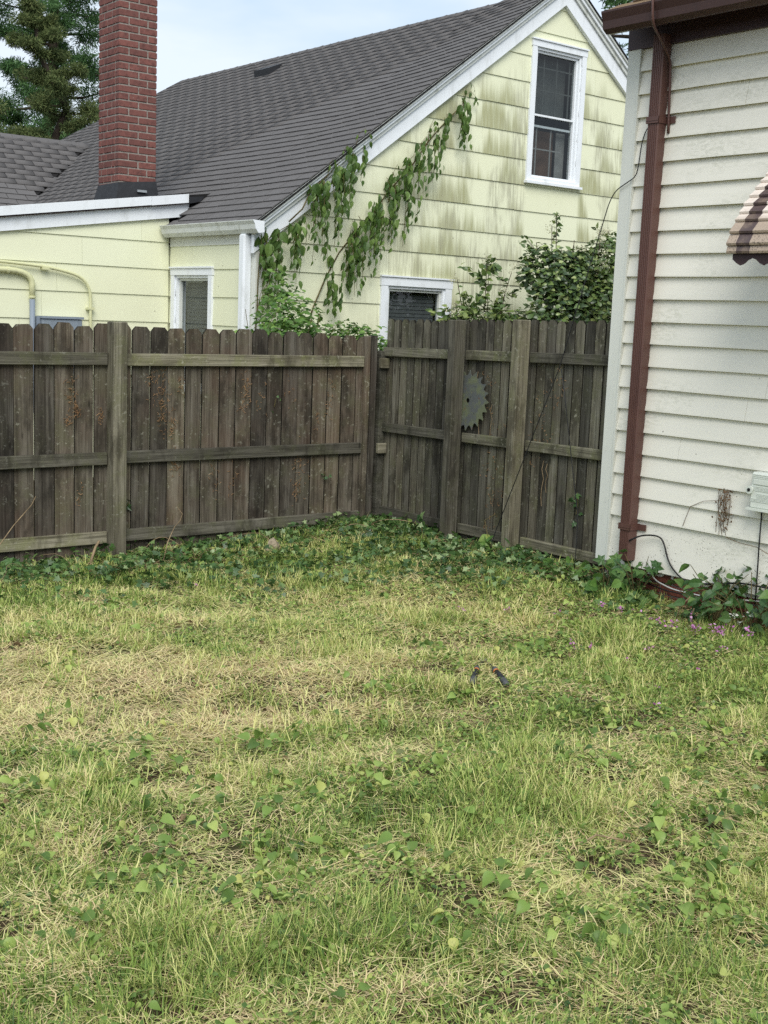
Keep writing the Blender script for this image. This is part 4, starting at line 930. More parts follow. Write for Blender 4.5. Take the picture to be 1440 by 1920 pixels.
# ------------------------------------------------------------------ loose runners and twigs by the fences: each a thing
def runner(p0, az, L, rise, name, label, mat, r_=.003, wob=.5, cat='twig', group=None):
    rr = random.Random(hash((round(p0[0], 2), round(p0[1], 2))) & 0xffff); pts = []; x_, y_ = p0[0], p0[1]; a = az; N = 9
    for i in range(N):
        t = i/(N-1); zz = gzf(x_, min(y_, YF-.03)) + .008 + rise*math.sin(math.pi*min(1, t*1.0))
        pts.append((x_, y_, zz)); a += rr.uniform(-wob, wob)*.5; x_ += math.cos(a)*L/N; y_ += math.sin(a)*L/N
        y_ = min(y_, YF-.06 if x_ < 6.7 else 9); x_ = min(x_, XR-.10)
    return tag(MB().tube(pts, r_, 5, r_*.5).build(name, mat, smooth=True), label, cat, group)
rr = random.Random(77)
G = 'pale cut runners lying along the fence foot'
for i in range(34):
    if i < 22: p = (rr.uniform(3.0, 6.5), YF-rr.uniform(.1, .8))
    else: p = (rr.uniform(6.0, 6.65), rr.uniform(6.0, 8.4))
    runner(p, rr.uniform(0, 6.28), rr.uniform(.25, .8), rr.choice([.0, .02, .05, .12]), 'cut_runner', 'thin pale cut vine runner lying among the ivy at the fence foot', M['twig'], rr.uniform(.002, .0045), 1.0, 'twig', G)
tag(MB().tube([(4.42, 8.1, gzf(4.42, 8.1)+.02), (4.52, 8.2, .02), (4.66, 8.35, .10), (4.78, 8.48, .12), (4.84, 8.55, .16), (4.80, 8.57, .22)], .0038, 6, .002).build('bent_stick', M['twig'], smooth=True), 'pale bent stick leaning toward the fence beside the square post', 'stick')
tag(MB().tube([(3.18, 8.3, gzf(3.18, 8.3)), (3.30, 8.42, .05), (3.46, 8.54, .17), (3.62, 8.60, .30), (3.66, 8.615, .36)], .0042, 6, .0028).build('bent_stick', M['twig'], smooth=True), 'long thin stick propped on the lower rail of the long fence', 'stick')
s1 = [(3.92, 8.25, -.15), (3.95, 8.3, -.08), (4.0, 8.34, .0), (4.04, 8.36, .04)]
tag(MB().tube(s1, .012, 6, .009).build('cut_stump', M['twig'], smooth=True), 'short thick pale cut stem standing beside the square post', 'stem')
for i, (px_, py_) in enumerate(((2.0, 3.55), (3.42, 2.75), (4.6, 5.0), (2.2, 3.1))):
    z = gzf(px_, py_)+.03; a = rr.uniform(0, 6.28); L = rr.uniform(.15, .3)
    tag(MB().tube([(px_, py_, z), (px_+math.cos(a)*L*.5, py_+math.sin(a)*L*.5, z+.02), (px_+math.cos(a+.4)*L, py_+math.sin(a+.4)*L, z)], .005, 6, .003).build('twig', M['twig'], smooth=True), 'pale dry twig lying on the open grass', 'twig', 'dry twigs on the grass')
# pale rock / broken block at the fence foot
bm = bmesh.new(); bmesh.ops.create_icosphere(bm, subdivisions=2, radius=.06)
for v in bm.verts: v.co = Vector((v.co.x*1.0, v.co.y*.8, v.co.z*1.15)) * (1+.22*(math.sin(v.co.x*71+v.co.z*43)+math.cos(v.co.y*57)))
m = bpy.data.meshes.new('stone'); bm.to_mesh(m); bm.free(); simple('stone', (.34, .28, .2), .9, .1, var=.3, sc=20, bump=.5)
o = link('stone', m, M['stone']); o.location = (5.35, 8.02, gzf(5.35, 8.02)+.045); tag(o, 'pale brown lump of stone half buried in the ivy', 'stone')

# dried ivy roots and scars clinging to the fence boards
def scar(mb, W, h, z, n_, sp, rr):
    for k_ in range(int(n_*.9)):
        a = rr.uniform(0, 6.28); L = rr.uniform(.008, .036); hh = h+rr.gauss(0, sp*.35); zz = z+rr.gauss(0, sp)
        p = [W(hh, zz, .004), W(hh+math.cos(a)*L*.5, zz+math.sin(a)*L*.5, .012), W(hh+math.cos(a+.6)*L, zz+math.sin(a+.6)*L, .005)]
        mb.tube(p, rr.uniform(.0010, .0022), 3, cap=False)
rr = random.Random(4); mb = MB()
for (h, z, n_, sp) in ((3.96, 1.12, 40, .05), (4.0, .98, 34, .03), (3.93, .92, 24, .03), (4.19, .93, 22, .03), (4.69, 1.12, 60, .11), (4.74, .95, 45, .10), (4.80, .83, 20, .05), (4.88, 1.18, 18, .04), (5.48, 1.15, 40, .06), (5.45, 1.02, 22, .05), (4.83, .57, 30, .05), (4.02, .33, 16, .05), (6.02, .42, 50, .12), (6.0, .28, 34, .06), (6.33, 1.10, 20, .06), (6.30, .95, 16, .05), (5.62, 1.0, 18, .09), (5.2, .40, 20, .08), (5.35, .35, 16, .08), (6.2, .85, 10, .04), (4.6, 1.2, 14, .05), (5.9, 1.1, 12, .1)):
    scar(mb, WL, h, z, n_, sp, rr)
stuff(mb.build('dried_roots', M['dry_root']), 'rusty dried ivy roots stuck on the boards of the long picket fence', 'dried roots'); mb = MB()
for (h, z, n_, sp) in ((6.66, 1.05, 34, .18), (7.15, .60, 44, .22), (7.18, .25, 36, .15), (6.50, 1.30, 22, .1), (7.30, 1.2, 20, .2)):
    scar(mb, WR, h, z, n_, sp, rr)
stuff(mb.build('dried_roots', M['dry_root']), 'rusty dried ivy roots stuck on the boards of the short mossy fence', 'dried roots')
# dangling dry strands on the short fence
for (h, z, L) in ((6.62, .72, .35), (6.58, .70, .22), (7.36, 1.25, .4), (7.40, 1.35, .3), (7.22, 1.1, .3)):
    pts = [WR(h+.01*math.sin(i*2.1), z-L*i/5, .012+.006*(i % 2)) for i in range(6)]
    tag(MB().tube(pts, .0022, 4).build('dry_strand', M['twig']), 'thin dry vine strand hanging on the short mossy fence', 'strand', 'dry strands on the short fence')
# small live ivy sprigs on fences
def sprig(pts, n_, size, label, name='ivy_sprig', mat='ivy', tpl=IVY, grp=None, spread=.05):
    c = Vector(pts[0]); t = thing(name, c, label, 'ivy', grp); MB().tube(pts, .003, 4).build('stem', M['vine_stem'], t)
    P = [Vector(p) for p in pts]; pos = []
    for i in range(n_):
        a, b = P[(i*3) % (len(P)-1)], P[(i*3) % (len(P)-1)+1]; q = a.lerp(b, random.random()); pos.append((q.x+random.gauss(0, spread*.5), q.y+random.gauss(0, spread*.5), q.z+random.gauss(0, spread)))
    pos = np.array(pos); d = rdir(n_, -.9, .2); nr = np.tile(np.array([[-.6, -.6, .5]]), (n_, 1))+rng.normal(0, .3, (n_, 3)); Rm = frames(d, nr)
    lm = bpy.data.meshes.new('leaf'); lm.from_pydata([tuple(v) for v in tpl[0]], [], [tuple(int(k_) for k_ in f) for f in tpl[1]]); lm.materials.append(M[mat])
    for i in range(n_):
        o = bpy.data.objects.new('leaf', lm); COL.objects.link(o); setp(o, t); s_ = size*random.uniform(.6, 1.2); m4 = Matrix([list(Rm[i][r_])+[pos[i][r_]] for r_ in range(3)]+[[0, 0, 0, 1]]); o.matrix_basis = m4 @ Matrix.Scale(s_, 4)
    return t
plantmat('ivy_o', ((0, (.022, .060, .018)), (.5, (.05, .115, .030)), (.85, (.10, .19, .055)), (1, (.22, .29, .13))), .38, .45, .18, 'o')
sprig([WL(4.40, .12, .02), WL(4.38, .2, .02), WL(4.42, .27, .03)], 4, .06, 'ivy sprig clinging beside the square post of the long fence', mat='ivy_o')
sprig([WL(5.75, .98, .01), WL(5.76, 1.05, .02)], 3, .04, 'tiny green sprig poking through the long fence boards', mat='ivy_o')
sprig([WL(6.28, .42, .01), WL(6.3, .34, .02)], 4, .04, 'small drooping sprig on the long fence near the corner', mat='ivy_o')
sprig([WR(6.26, .52, .01), WR(6.24, .44, .02), WR(6.25, .36, .02)], 14, .045, 'bunch of hanging dark leaves on the short fence beside the cable', mat='ivy_o')
sprig([(6.62, 6.88, gzf(6.62, 6.88)), (6.60, 6.92, .12), (6.62, 6.98, .22), (6.66, 6.9, .28)], 9, .075, 'tall pale green seedling in front of the second short fence post', 'young_weed', 'weed_leaf_o', HEART, spread=.06)
sprig([(6.45, 7.5, gzf(6.45, 7.5)), (6.48, 7.56, .06), (6.5, 7.6, .12)], 10, .07, 'ivy heap at the foot of the first short fence post', mat='ivy_o')

# ------------------------------------------------------------------ vines on the gable
vl = [bpy.data.meshes.new('leaf') for _ in range(2)]
for m_, tp in zip(vl, (OVATE, HEART)): m_.from_pydata([tuple(v) for v in tp[0]], [], [tuple(int(k_) for k_ in f) for f in tp[1]]); m_.materials.append(M['vine_leaf'])
def put_leaf(t, p, d, nrm, s_, rr):
    Rm = frames(np.array([d]), np.array([nrm]))[0]; o = bpy.data.objects.new('leaf', vl[0] if rr.random() < .88 else vl[1]); COL.objects.link(o); setp(o, t)
    o.matrix_basis = Matrix([list(Rm[r_])+[p[r_]] for r_ in range(3)]+[[0, 0, 0, 1]]) @ Matrix.Diagonal((s_*.82, s_, s_, 1))
def vine(name, label, path, sprays, yb, rr, group=None, nbase=0):
    """path: (x,z) on the wall; sprays: (x,z,length,leaves,halfwidth) hanging racemes"""
    t = thing(name, (path[0][0], yb, path[0][1]), label, 'vine', group)
    P = [(x, yb-.03-.02*math.sin(i*1.7), z) for i, (x, z) in enumerate(path)]; MB().tube(P, .009, 5, .004).build('stem', M['vine_stem'], t, smooth=True)
    for (x, z, L, nl, hw) in sprays:
        yo = yb-.03-rr.uniform(.0, .13); x0 = x+rr.uniform(-hw, hw); pts = []; dx = rr.uniform(-.05, .09); up_ = rr.uniform(.02, .09)
        for i in range(6):
            u = i/5; pts.append((x0+dx*u, yo-.03*math.sin(u*3), z+up_*math.sin(min(1, u*2.5)*math.pi)*(1-u)-L*u*u*.6-L*u*.4))
        MB().tube(pts, .0035, 4, .002, cap=False).build('shoot', M['vine_stem'], t)
        nl = int(nl*1.3)
        for i in range(nl):
            u = (i+rr.random())/nl; k_ = min(4, int(u*5)); f_ = u*5-k_; p = Vector(pts[k_]).lerp(Vector(pts[k_+1]), f_)
            p += Vector((rr.gauss(0, .020), -rr.uniform(0, .03), rr.gauss(0, .02)))
            put_leaf(t, p, (rr.gauss(0, .35), rr.gauss(-.15, .2), -1), (rr.gauss(0, .5), -1, rr.uniform(0, .5)), rr.uniform(.07, .125)*(1.08-.35*u), rr)
    for i in range(len(path)//2):       # whippy tips arching off the wall
        k_ = rr.randrange(1, len(path)); x, z = path[k_]; h = rr.uniform(.14, .28); s_ = rr.uniform(.04, .10)
        pts = [(x, yb-.05, z), (x+s_*.3, yb-.07, z+h*.7), (x+s_, yb-.08, z+h), (x+s_*1.6, yb-.08, z+h*.8), (x+s_*1.8, yb-.08, z+h*.45)]
        MB().tube(pts, .003, 4, .0015, cap=False).build('shoot', M['vine_stem'], t)
        for q in pts[1:]+[pts[-1]]: put_leaf(t, Vector(q)+Vector((rr.gauss(0, .012), 0, -.01)), (rr.gauss(0, .3), -.1, -1), (rr.gauss(0, .5), -1, .2), rr.uniform(.04, .075), rr)
    return t
rr = random.Random(31)
path = [(7.62, 1.45), (7.74, 1.84), (7.90, 2.14), (8.08, 2.42), (8.28, 2.66), (8.50, 2.87), (8.72, 3.12), (8.93, 3.32), (9.08, 3.50), (9.21, 3.66), (9.40, 3.85), (9.58, 4.03), (9.70, 4.14)]
spr = []
for (x0, z0, x1, z1, n_, L0, L1, nl) in ((7.78, 1.98, 8.02, 2.34, 5, .25, .45, 7), (8.02, 2.40, 8.28, 2.74, 8, .35, .62, 9), (8.26, 2.74, 8.60, 3.06, 11, .40, .75, 9), (8.62, 3.14, 8.98, 3.52, 12, .40, .78, 9), (8.95, 3.46, 9.22, 3.74, 6, .25, .5, 7), (9.42, 3.95, 9.70, 4.22, 6, .3, .66, 9)):
    for i in range(n_):
        u = (i+.5)/n_; spr.append((x0+(x1-x0)*u, z0+(z1-z0)*u, rr.uniform(L0, L1), nl, .10))
spr = [(a, b, c_, nl, e) for a, b, c_, nl, e in spr]
vine('climbing_vine', 'leafy vine running diagonally up the gable wall between its two windows', path, spr[:30], YG, rr)
vine('climbing_vine', 'upper leafy vine tip hanging beside the attic window of the gable', [(8.95, 3.34), (9.08, 3.50), (9.21, 3.66), (9.40, 3.85), (9.58, 4.03), (9.70, 4.14)], spr[30:], YG, rr)
spr = []
for (x0, z0, x1, z1, n_, L0, L1, nl) in ((7.55, 3.00, 7.95, 3.30, 17, .40, .80, 9), (7.90, 3.28, 8.18, 3.52, 6, .25, .5, 7)):
    for i in range(n_): u = (i+.5)/n_; spr.append((x0+(x1-x0)*u, z0+(z1-z0)*u, rr.uniform(L0, L1), nl, .05))
vine('climbing_vine', 'thick leafy vine hanging over the white rake board of the gable', [(7.35, 2.68), (7.5, 2.82), (7.62, 3.02), (7.80, 3.16), (7.98, 3.36), (8.15, 3.50), (8.22, 3.60)], spr, YG-.09, rr)
spr = []
for (x0, z0, x1, z1, n_, L0, L1, nl) in ((6.98, 2.52, 7.42, 2.66, 8, .3, .85, 9), (7.05, 2.42, 7.2, 2.5, 5, .5, .9, 10), (7.42, 2.62, 7.55, 2.78, 3, .3, .5, 6)):
    for i in range(n_): u = (i+.5)/n_; spr.append((x0+(x1-x0)*u, z0+(z1-z0)*u, rr.uniform(L0, L1), nl, .05))
vine('climbing_vine', 'leafy vine strands hanging at the corner beside the white downspout', [(6.98, 1.3), (7.0, 1.75), (7.02, 2.1), (7.05, 2.42), (7.2, 2.55), (7.42, 2.68)], spr, YG-.05, rr)

# ------------------------------------------------------------------ creeper mound and shrubs behind the fences
def blob_pts(n_, blobs):
    """points near the surface of a set of ellipsoids (cx,cy,cz,rx,ry,rz,weight)"""
    w_ = np.array([b[6] for b in blobs], float); w_ /= w_.sum(); k_ = rng.choice(len(blobs), n_, p=w_); B = np.array([b[:6] for b in blobs])[k_]
    d = rdir(n_, -.6, 1); r_ = 1.12-.55*rng.random(n_)**1.3; return B[:, :3]+d*B[:, 3:]*r_[:, None], d
t = thing('creeper_mound', (6.7, 9.5, -.1), 'bright green creeper heap spilling over the long fence at the house corner', 'creeper')
P_, d = blob_pts(4200, [(6.45, 9.45, 1.25, .30, .35, .44, 2), (6.62, 9.65, 1.35, .30, .3, .55, 2.2), (6.95, 9.45, 1.30, .42, .35, .36, 2), (7.25, 9.35, 1.25, .45, .3, .38, 1.5), (6.85, 10.3, 1.55, .22, .25, .55, 1.2), (7.45, 9.2, 1.2, .3, .3, .36, .8), (6.0, 9.3, 1.2, .25, .25, .42, .3)])
o = scatter('foliage', OVATE, P_, frames(d*.6+rdir(len(P_), -.7, .3), d+np.array([-.3, -.3, .5])), rng.uniform(.045, .085, len(P_)), M['creeper'], t); o['kind'] = 'stuff'
mb = MB(); rr = random.Random(12)
for i in range(14): x_, y_ = rr.uniform(6.3, 7.3), rr.uniform(9.2, 9.8); mb = MB().tube([(x_, y_, -.12), (x_+rr.uniform(-.1, .1), y_, .6), (x_+rr.uniform(-.2, .2), y_+rr.uniform(-.1, .1), 1.3+rr.uniform(0, .5))], .006, 5, .003); mb.build('stem', M['vine_stem'], t)
# thin strays above the mound
for i in range(12):
    x_ = rr.uniform(6.1, 7.6); y_ = rr.uniform(9.2, 9.7); h_ = rr.uniform(.12, .35); b0 = Vector((x_, y_, 1.5)); tip = b0+Vector((rr.uniform(-.25, .25), 0, h_))
    MB().tube([b0, b0.lerp(tip, .5)+Vector((0, 0, .05)), tip], .003, 4, .0015).build('shoot', M['vine_stem'], t)
    n_ = 12; u = np.linspace(.2, 1, n_)[:, None]; pp = np.array(b0)[None]*(1-u)+np.array(tip)[None]*u
    o = scatter('shoot_leaves', OVATE, pp, frames(rdir(n_, -.5, .4), rdir(n_, .2, 1)), rng.uniform(.03, .06, n_), M['creeper'], t); o['kind'] = 'stuff'

def shrub(label, base, stems, leafn, lscale, mat, blossoms, seed, dense=None, blossom_mat='blossom'):
    rr = random.Random(seed); t = thing('shrub', base, label, 'shrub'); LP = []; LD = []; tips = []
    for (dx, dy, h) in stems:
        p = Vector(base); q = p+Vector((dx, dy, h)); pts = []
        for i in range(6): u = i/5; pts.append(p.lerp(q, u)+Vector((rr.gauss(0, .03), rr.gauss(0, .03), 0))*(1 if 0 < i < 5 else 0) - Vector((dx, dy, 0))*(.25*u*(1-u)))
        MB().tube(pts, .013, 5, .004).build('stem', M['bark'], t, smooth=True); tips.append(pts[-1])
        for j in range(9):
            u = rr.uniform(.35, .98); k_ = min(4, int(u*5)); b0 = pts[k_].lerp(pts[k_+1], u*5-k_); e = b0+Vector((rr.gauss(0, .12), rr.gauss(0, .12), rr.uniform(.02, .22)))
            if rr.random() < .55: MB().tube([b0, b0.lerp(e, .5)+Vector((0, 0, .01)), e], .004, 4, .002, cap=False).build('twig', M['bark'], t)
            for l_ in range(leafn): v = (l_+rr.random())/leafn; c = b0.lerp(e, v); LP.append((c.x+rr.gauss(0, .02), c.y+rr.gauss(0, .02), c.z+rr.gauss(0, .015))); LD.append((e.x-b0.x+rr.gauss(0, .13), e.y-b0.y+rr.gauss(0, .13), e.z-b0.z+rr.gauss(-.03, .1)))
        for l_ in range(14): u = .55+.45*l_/14; k_ = min(4, int(u*5)); c = pts[k_].lerp(pts[k_+1], u*5-k_); LP.append(tuple(c)); LD.append((rr.gauss(0, 1), rr.gauss(0, 1), rr.uniform(-.1, .9)))
    LP = np.array(LP); LD = np.array(LD)+1e-4; n_ = len(LP)
    o = scatter('foliage', OVATE, LP, frames(LD, rdir(n_, .3, 1)+np.array([-.25, -.3, 0])), rng.uniform(.6, 1.15, n_)*lscale, M[mat], t); o['kind'] = 'stuff'
    if dense:
        Q_, d = blob_pts(dense[0], dense[1]); o = scatter('foliage', OVATE, Q_, frames(d*.5+rdir(len(Q_), -.4, .7), d+np.array([-.2, -.2, .6])), rng.uniform(.6, 1.15, len(Q_))*lscale, M[dense[2]], t); o['kind'] = 'stuff'
    for k_ in range(blossoms):
        c = np.array(tips[k_ % len(tips)])+np.array([rr.gauss(0, .05), rr.gauss(0, .05), rr.uniform(-.06, .05)]) if k_ < len(tips) else np.array(dense[1][0][:3])+np.array([rr.uniform(-.45, .45), -.3, rr.uniform(.0, .6)])
        nb = 60; pp = c[None]+rng.normal(0, 1, (nb, 3))*np.array([.034, .034, .028]); o = scatter('blossom', SMALL, pp, frames(rdir(nb, -.3, 1), rdir(nb, 0, 1)), rng.uniform(.010, .020, nb), M[blossom_mat], t)
    return t
shrub('sparse light green flowering shrub rising above the short fence by the lower window', (9.55, 10.35, -.1), [(-.42, -.1, 2.28), (-.25, .1, 2.05), (-.05, -.15, 2.55), (.12, 0, 2.50), (.3, -.1, 2.15), (.48, 0, 2.40), (.6, -.2, 1.95), (-.6, -.2, 1.95), (-.3, -.3, 1.9), (.2, -.3, 1.95)], 16, .092, 'shrub_light', 9, 51, (900, [(9.15, 10.2, 1.6, .28, .25, .30, 1), (9.5, 10.2, 1.62, .3, .25, .34, 1.2), (9.85, 10.2, 1.58, .32, .25, .34, 1.2), (10.15, 10.2, 1.5, .25, .25, .34, .8)], 'shrub_light'))
shrub('tall dense dark evergreen shrub in front of the gable wall', (10.55, 10.2, -.1), [(-.1, -.1, 3.05), (-.12, -.05, 2.95), (-.3, 0, 2.75), (-.2, -.1, 2.65), (.1, -.2, 2.8), (.0, -.1, 2.7), (.3, 0, 2.6), (.2, -.1, 2.75)], 10, .085, 'shrub_light', 2, 52, (3000, [(10.36, 10.15, 2.30, .26, .3, .30, 2), (10.62, 10.05, 2.18, .25, .3, .36, 2), (10.82, 10.1, 2.42, .16, .2, .18, .7), (10.48, 10.05, 1.90, .34, .3, .30, 2), (10.85, 10.1, 1.8, .34, .3, .42, 1.8), (10.3, 10.2, 1.5, .4, .4, .40, 1.2), (10.7, 10.2, 1.45, .5, .3, .3, 1)], 'shrub_dark'))
shrub('rounded white blossoming shrub beside the corner of the white house', (11.08, 10.1, -.1), [(-.3, -.1, 2.75), (.0, -.1, 2.9), (.25, 0, 2.95), (.45, 0, 2.7), (.1, -.2, 2.6), (-.15, -.2, 2.5)], 7, .075, 'shrub_light', 14, 53, (3200, [(11.02, 10.0, 2.30, .20, .3, .26, 2), (11.28, 10.05, 2.50, .22, .3, .28, 2), (10.95, 9.95, 1.95, .24, .3, .32, 1.6), (11.25, 10.0, 1.95, .3, .3, .36, 2), (11.2, 10.0, 1.55, .5, .4, .3, 1.2), (11.6, 10.1, 2.2, .4, .4, .6, 1)], 'shrub_light'))

# ------------------------------------------------------------------ trees beyond the houses
def tree(name, label, base, H, R_, trunk_r, nl, leafs, mat, tpl, seed, crown0=.25, limb=26, clump=.8, shape=.7, droop=0.0, lsz=.08):
    rr = random.Random(seed); r2 = np.random.default_rng(seed); t = thing(name, base, label, 'tree', None); b = Vector(base)
    tp = [b+Vector((rr.gauss(0, .05)*i, rr.gauss(0, .05)*i, H*i/8)) for i in range(9)]; MB().tube(tp, trunk_r, 9, trunk_r*.15).build('trunk', M['bark'], t, smooth=True)
    C = []; S = []
    for i in range(limb):
        u = crown0+(1-crown0)*(i+rr.random())/limb; k_ = min(7, int(u*8)); p = tp[k_].lerp(tp[k_+1], u*8-k_); a = i*2.4+rr.uniform(-.4, .4); L = R_*(1-u)**shape*rr.uniform(.7, 1.15)+.3
        q = p+Vector((math.cos(a)*L, math.sin(a)*L, L*rr.uniform(.05, .35)-droop*L)); mid = p.lerp(q, .5)+Vector((0, 0, -.05*L))
        MB().tube([p, mid, q], trunk_r*.32*(1.1-u), 5, .012).build('limb', M['bark'], t, smooth=True)
        for j in range(nl):
            v = rr.uniform(.25, 1.05); c = p.lerp(q, v); C.append((c.x+rr.gauss(0, .22*L*.5), c.y+rr.gauss(0, .22*L*.5), c.z+rr.gauss(.0, .16*L*.5))); S.append(clump*rr.uniform(.5, 1.1))
    C = np.array(C); S = np.array(S); k_ = r2.integers(0, len(C), leafs); d = r2.normal(0, 1, (leafs, 3)); d /= np.linalg.norm(d, axis=1, keepdims=True); rad = S[k_]*r2.random(leafs)**.6
    P_ = C[k_]+d*rad[:, None]*np.array([1, 1, .6]); o = scatter('crown', tpl, P_, frames(d*.8+r2.normal(0, .5, (leafs, 3))+np.array([0, 0, -droop]), r2.normal(0, 1, (leafs, 3))+np.array([0, 0, .8])), r2.uniform(.7, 1.3, leafs)*lsz, M[mat], t); o['kind'] = 'stuff'
    return t
NEEDLE = (np.array([(-.10, 0, 0), (.10, 0, 0), (.16, .6, .05), (.0, 1, -.05), (-.16, .6, .05)], float)[[0, 1, 2, 4]], np.array([(0, 1, 2, 3)]))
SPRAY = (np.array([(-.12, 0, 0), (.12, 0, 0), (.05, 1, -.1), (-.05, 1, -.1)], float), np.array([(0, 1, 2, 3)]))
tree('cedar_tree', 'olive brown cedar with dense upright sprays behind the left roof', (11.15, 25.7, -.2), 8.0, 1.5, .20, 6, 85000, 'cedar', SPRAY, 61, .30, 42, .22, .8, 0, .062)
tree('cedar_tree', 'low olive cedar showing above the left wing roof ridge', (9.6, 25.5, -.2), 5.8, 1.4, .16, 6, 70000, 'cedar', SPRAY, 66, .35, 36, .28, .7, 0, .062)
tree('pine_tree', 'tall dark green tree with open limbs behind the brick chimney', (14.35, 32.8, -.2), 15.0, 2.3, .26, 9, 120000, 'pine', SPRAY, 62, .36, 50, .40, .25, .12, .095)
tree('pine_tree', 'spreading dark green tree at the far left with bare crossing limbs', (9.0, 33.5, -.2), 14.0, 4.2, .34, 5, 60000, 'pine', SPRAY, 63, .38, 34, .40, .45, .1, .13)
tree('pine_tree', 'sparse pine with bare branches beyond the right gable slope', (19.5, 17.2, -.2), 12.0, 3.2, .30, 6, 40000, 'pine', SPRAY, 64, .40, 30, .34, .5, .05, .10)
tree('pine_tree', 'leafy tree showing low between the gable and the brown gutter', (20.5, 16.0, -.2), 7.6, 2.2, .2, 8, 26000, 'creeper', SPRAY, 65, .3, 26, .5, .6, 0, .10)
# ------------------------------------------------------------------ foundation plants, flowers, cables, loppers
def plant(name, label, base, leaves, tpl, mat, size, rad, hgt, seed, cat='plant', stems=6, group=None):
    rr = random.Random(seed); t = thing(name, base, label, cat, group); b = Vector(base); pos = []; dd = []
    for i in range(stems):
        a = rr.uniform(0, 6.28); r_ = rr.uniform(.3, 1)*rad; h = rr.uniform(.5, 1)*hgt; e = b+Vector((math.cos(a)*r_, math.sin(a)*r_, h)); mid = b.lerp(e, .5)+Vector((0, 0, h*.22))
        if e.x > XW-.05 and e.y < CYN: e.x = XW-.05
        if mid.x > XW-.05 and mid.y < CYN: mid.x = XW-.05
        MB().tube([b, mid, e], .004, 4, .002, cap=False).build('stem', M['vine_stem'], t)
        k_ = max(1, leaves//stems)
        for j in range(k_):
            v = (j+1)/k_; c = (b.lerp(mid, v*2) if v < .5 else mid.lerp(e, v*2-1)); pos.append([c.x+rr.gauss(0, size*.4), c.y+rr.gauss(0, size*.4), c.z+rr.gauss(0, size*.3)]); dd.append((math.cos(a)+rr.gauss(0, .7), math.sin(a)+rr.gauss(0, .7), rr.uniform(-.6, .3)))
    pos = np.array(pos); w_ = pos[:, 1] < CYN; pos[w_, 0] = np.minimum(pos[w_, 0], XW-.03); n_ = len(pos); nr = rdir(n_, .3, 1)+np.array([-.5, -.35, 0]); Rm = frames(np.array(dd), nr)
    lm = bpy.data.meshes.new('leaf'); lm.from_pydata([tuple(v) for v in tpl[0]], [], [tuple(int(q) for q in f) for f in tpl[1]]); lm.materials.append(M[mat])
    for i in range(n_):
        o = bpy.data.objects.new('leaf', lm); COL.objects.link(o); setp(o, t); o.matrix_basis = Matrix([list(Rm[i][r_])+[pos[i][r_]] for r_ in range(3)]+[[0, 0, 0, 1]]) @ Matrix.Scale(size*rr.uniform(.6, 1.2), 4)
    return t
def G(x, y): return (x, y, gzf(x, y))
plantmat('weed_dark_o', ((0, (.03, .08, .022)), (.6, (.06, .135, .035)), (1, (.13, .22, .06))), .42, .4, .2, 'o')
plant('violet_plant', 'big heart leaved violet clump by the house corner board', G(6.50, 5.62), 26, HEART, 'weed_leaf_o', .085, .22, .20, 1, stems=9)
plant('violet_plant', 'second heart leaved violet clump toward the short fence', G(6.42, 5.95), 20, HEART, 'weed_leaf_o', .075, .22, .14, 2, stems=8)
plant('ivy_plant', 'ivy climbing the brick foundation right beside the downpipe foot', G(6.66, 5.48), 54, IVY, 'weed_dark_o', .085, .24, .30, 3, stems=12)
plant('ivy_plant', 'low ivy clump under the downpipe', G(6.62, 5.62), 36, IVY, 'weed_dark_o', .07, .2, .18, 4, stems=9)
plant('creeper_plant', 'big leafy creeper against the wall below the dried vine', G(6.62, 4.80), 110, OVATE, 'weed_dark_o', .085, .34, .42, 5, stems=20)
plant('creeper_plant', 'dark leafy creeper under the utility box', G(6.60, 4.50), 100, OVATE, 'weed_dark_o', .085, .34, .40, 6, stems=18)
plant('creeper_plant', 'leafy creeper farther along the foundation', G(6.60, 4.1), 80, OVATE, 'weed_dark_o', .085, .34, .40, 7, stems=16)
plant('creeper_plant', 'low dark creeper leaves before the bare brick patch', G(6.55, 5.0), 36, OVATE, 'weed_dark_o', .06, .2, .10, 8, stems=12)
for i, (x_, y_, w_) in enumerate(((6.3, 7.1, 'before the boards below the saw blade'), (6.38, 6.4, 'where the slanting black cable meets the ground'), (6.0, 7.9, 'out in the corner between both fences'), (5.3, 8.35, 'behind the pale lump of stone'), (5.75, 8.3, 'under the long fence close to the corner'), (4.62, 7.95, 'beside the pale bent stick'), (3.5, 8.2, 'under the stick propped on the lower rail'), (3.9, 7.9, 'beside the short thick cut stem'))):
    plant('ivy_plant', 'low ivy tangle '+w_, G(x_, y_), 26, IVY, 'ivy_o', .07, .24, .13, 20+i, stems=7, group='ivy tangles along the fence foot')
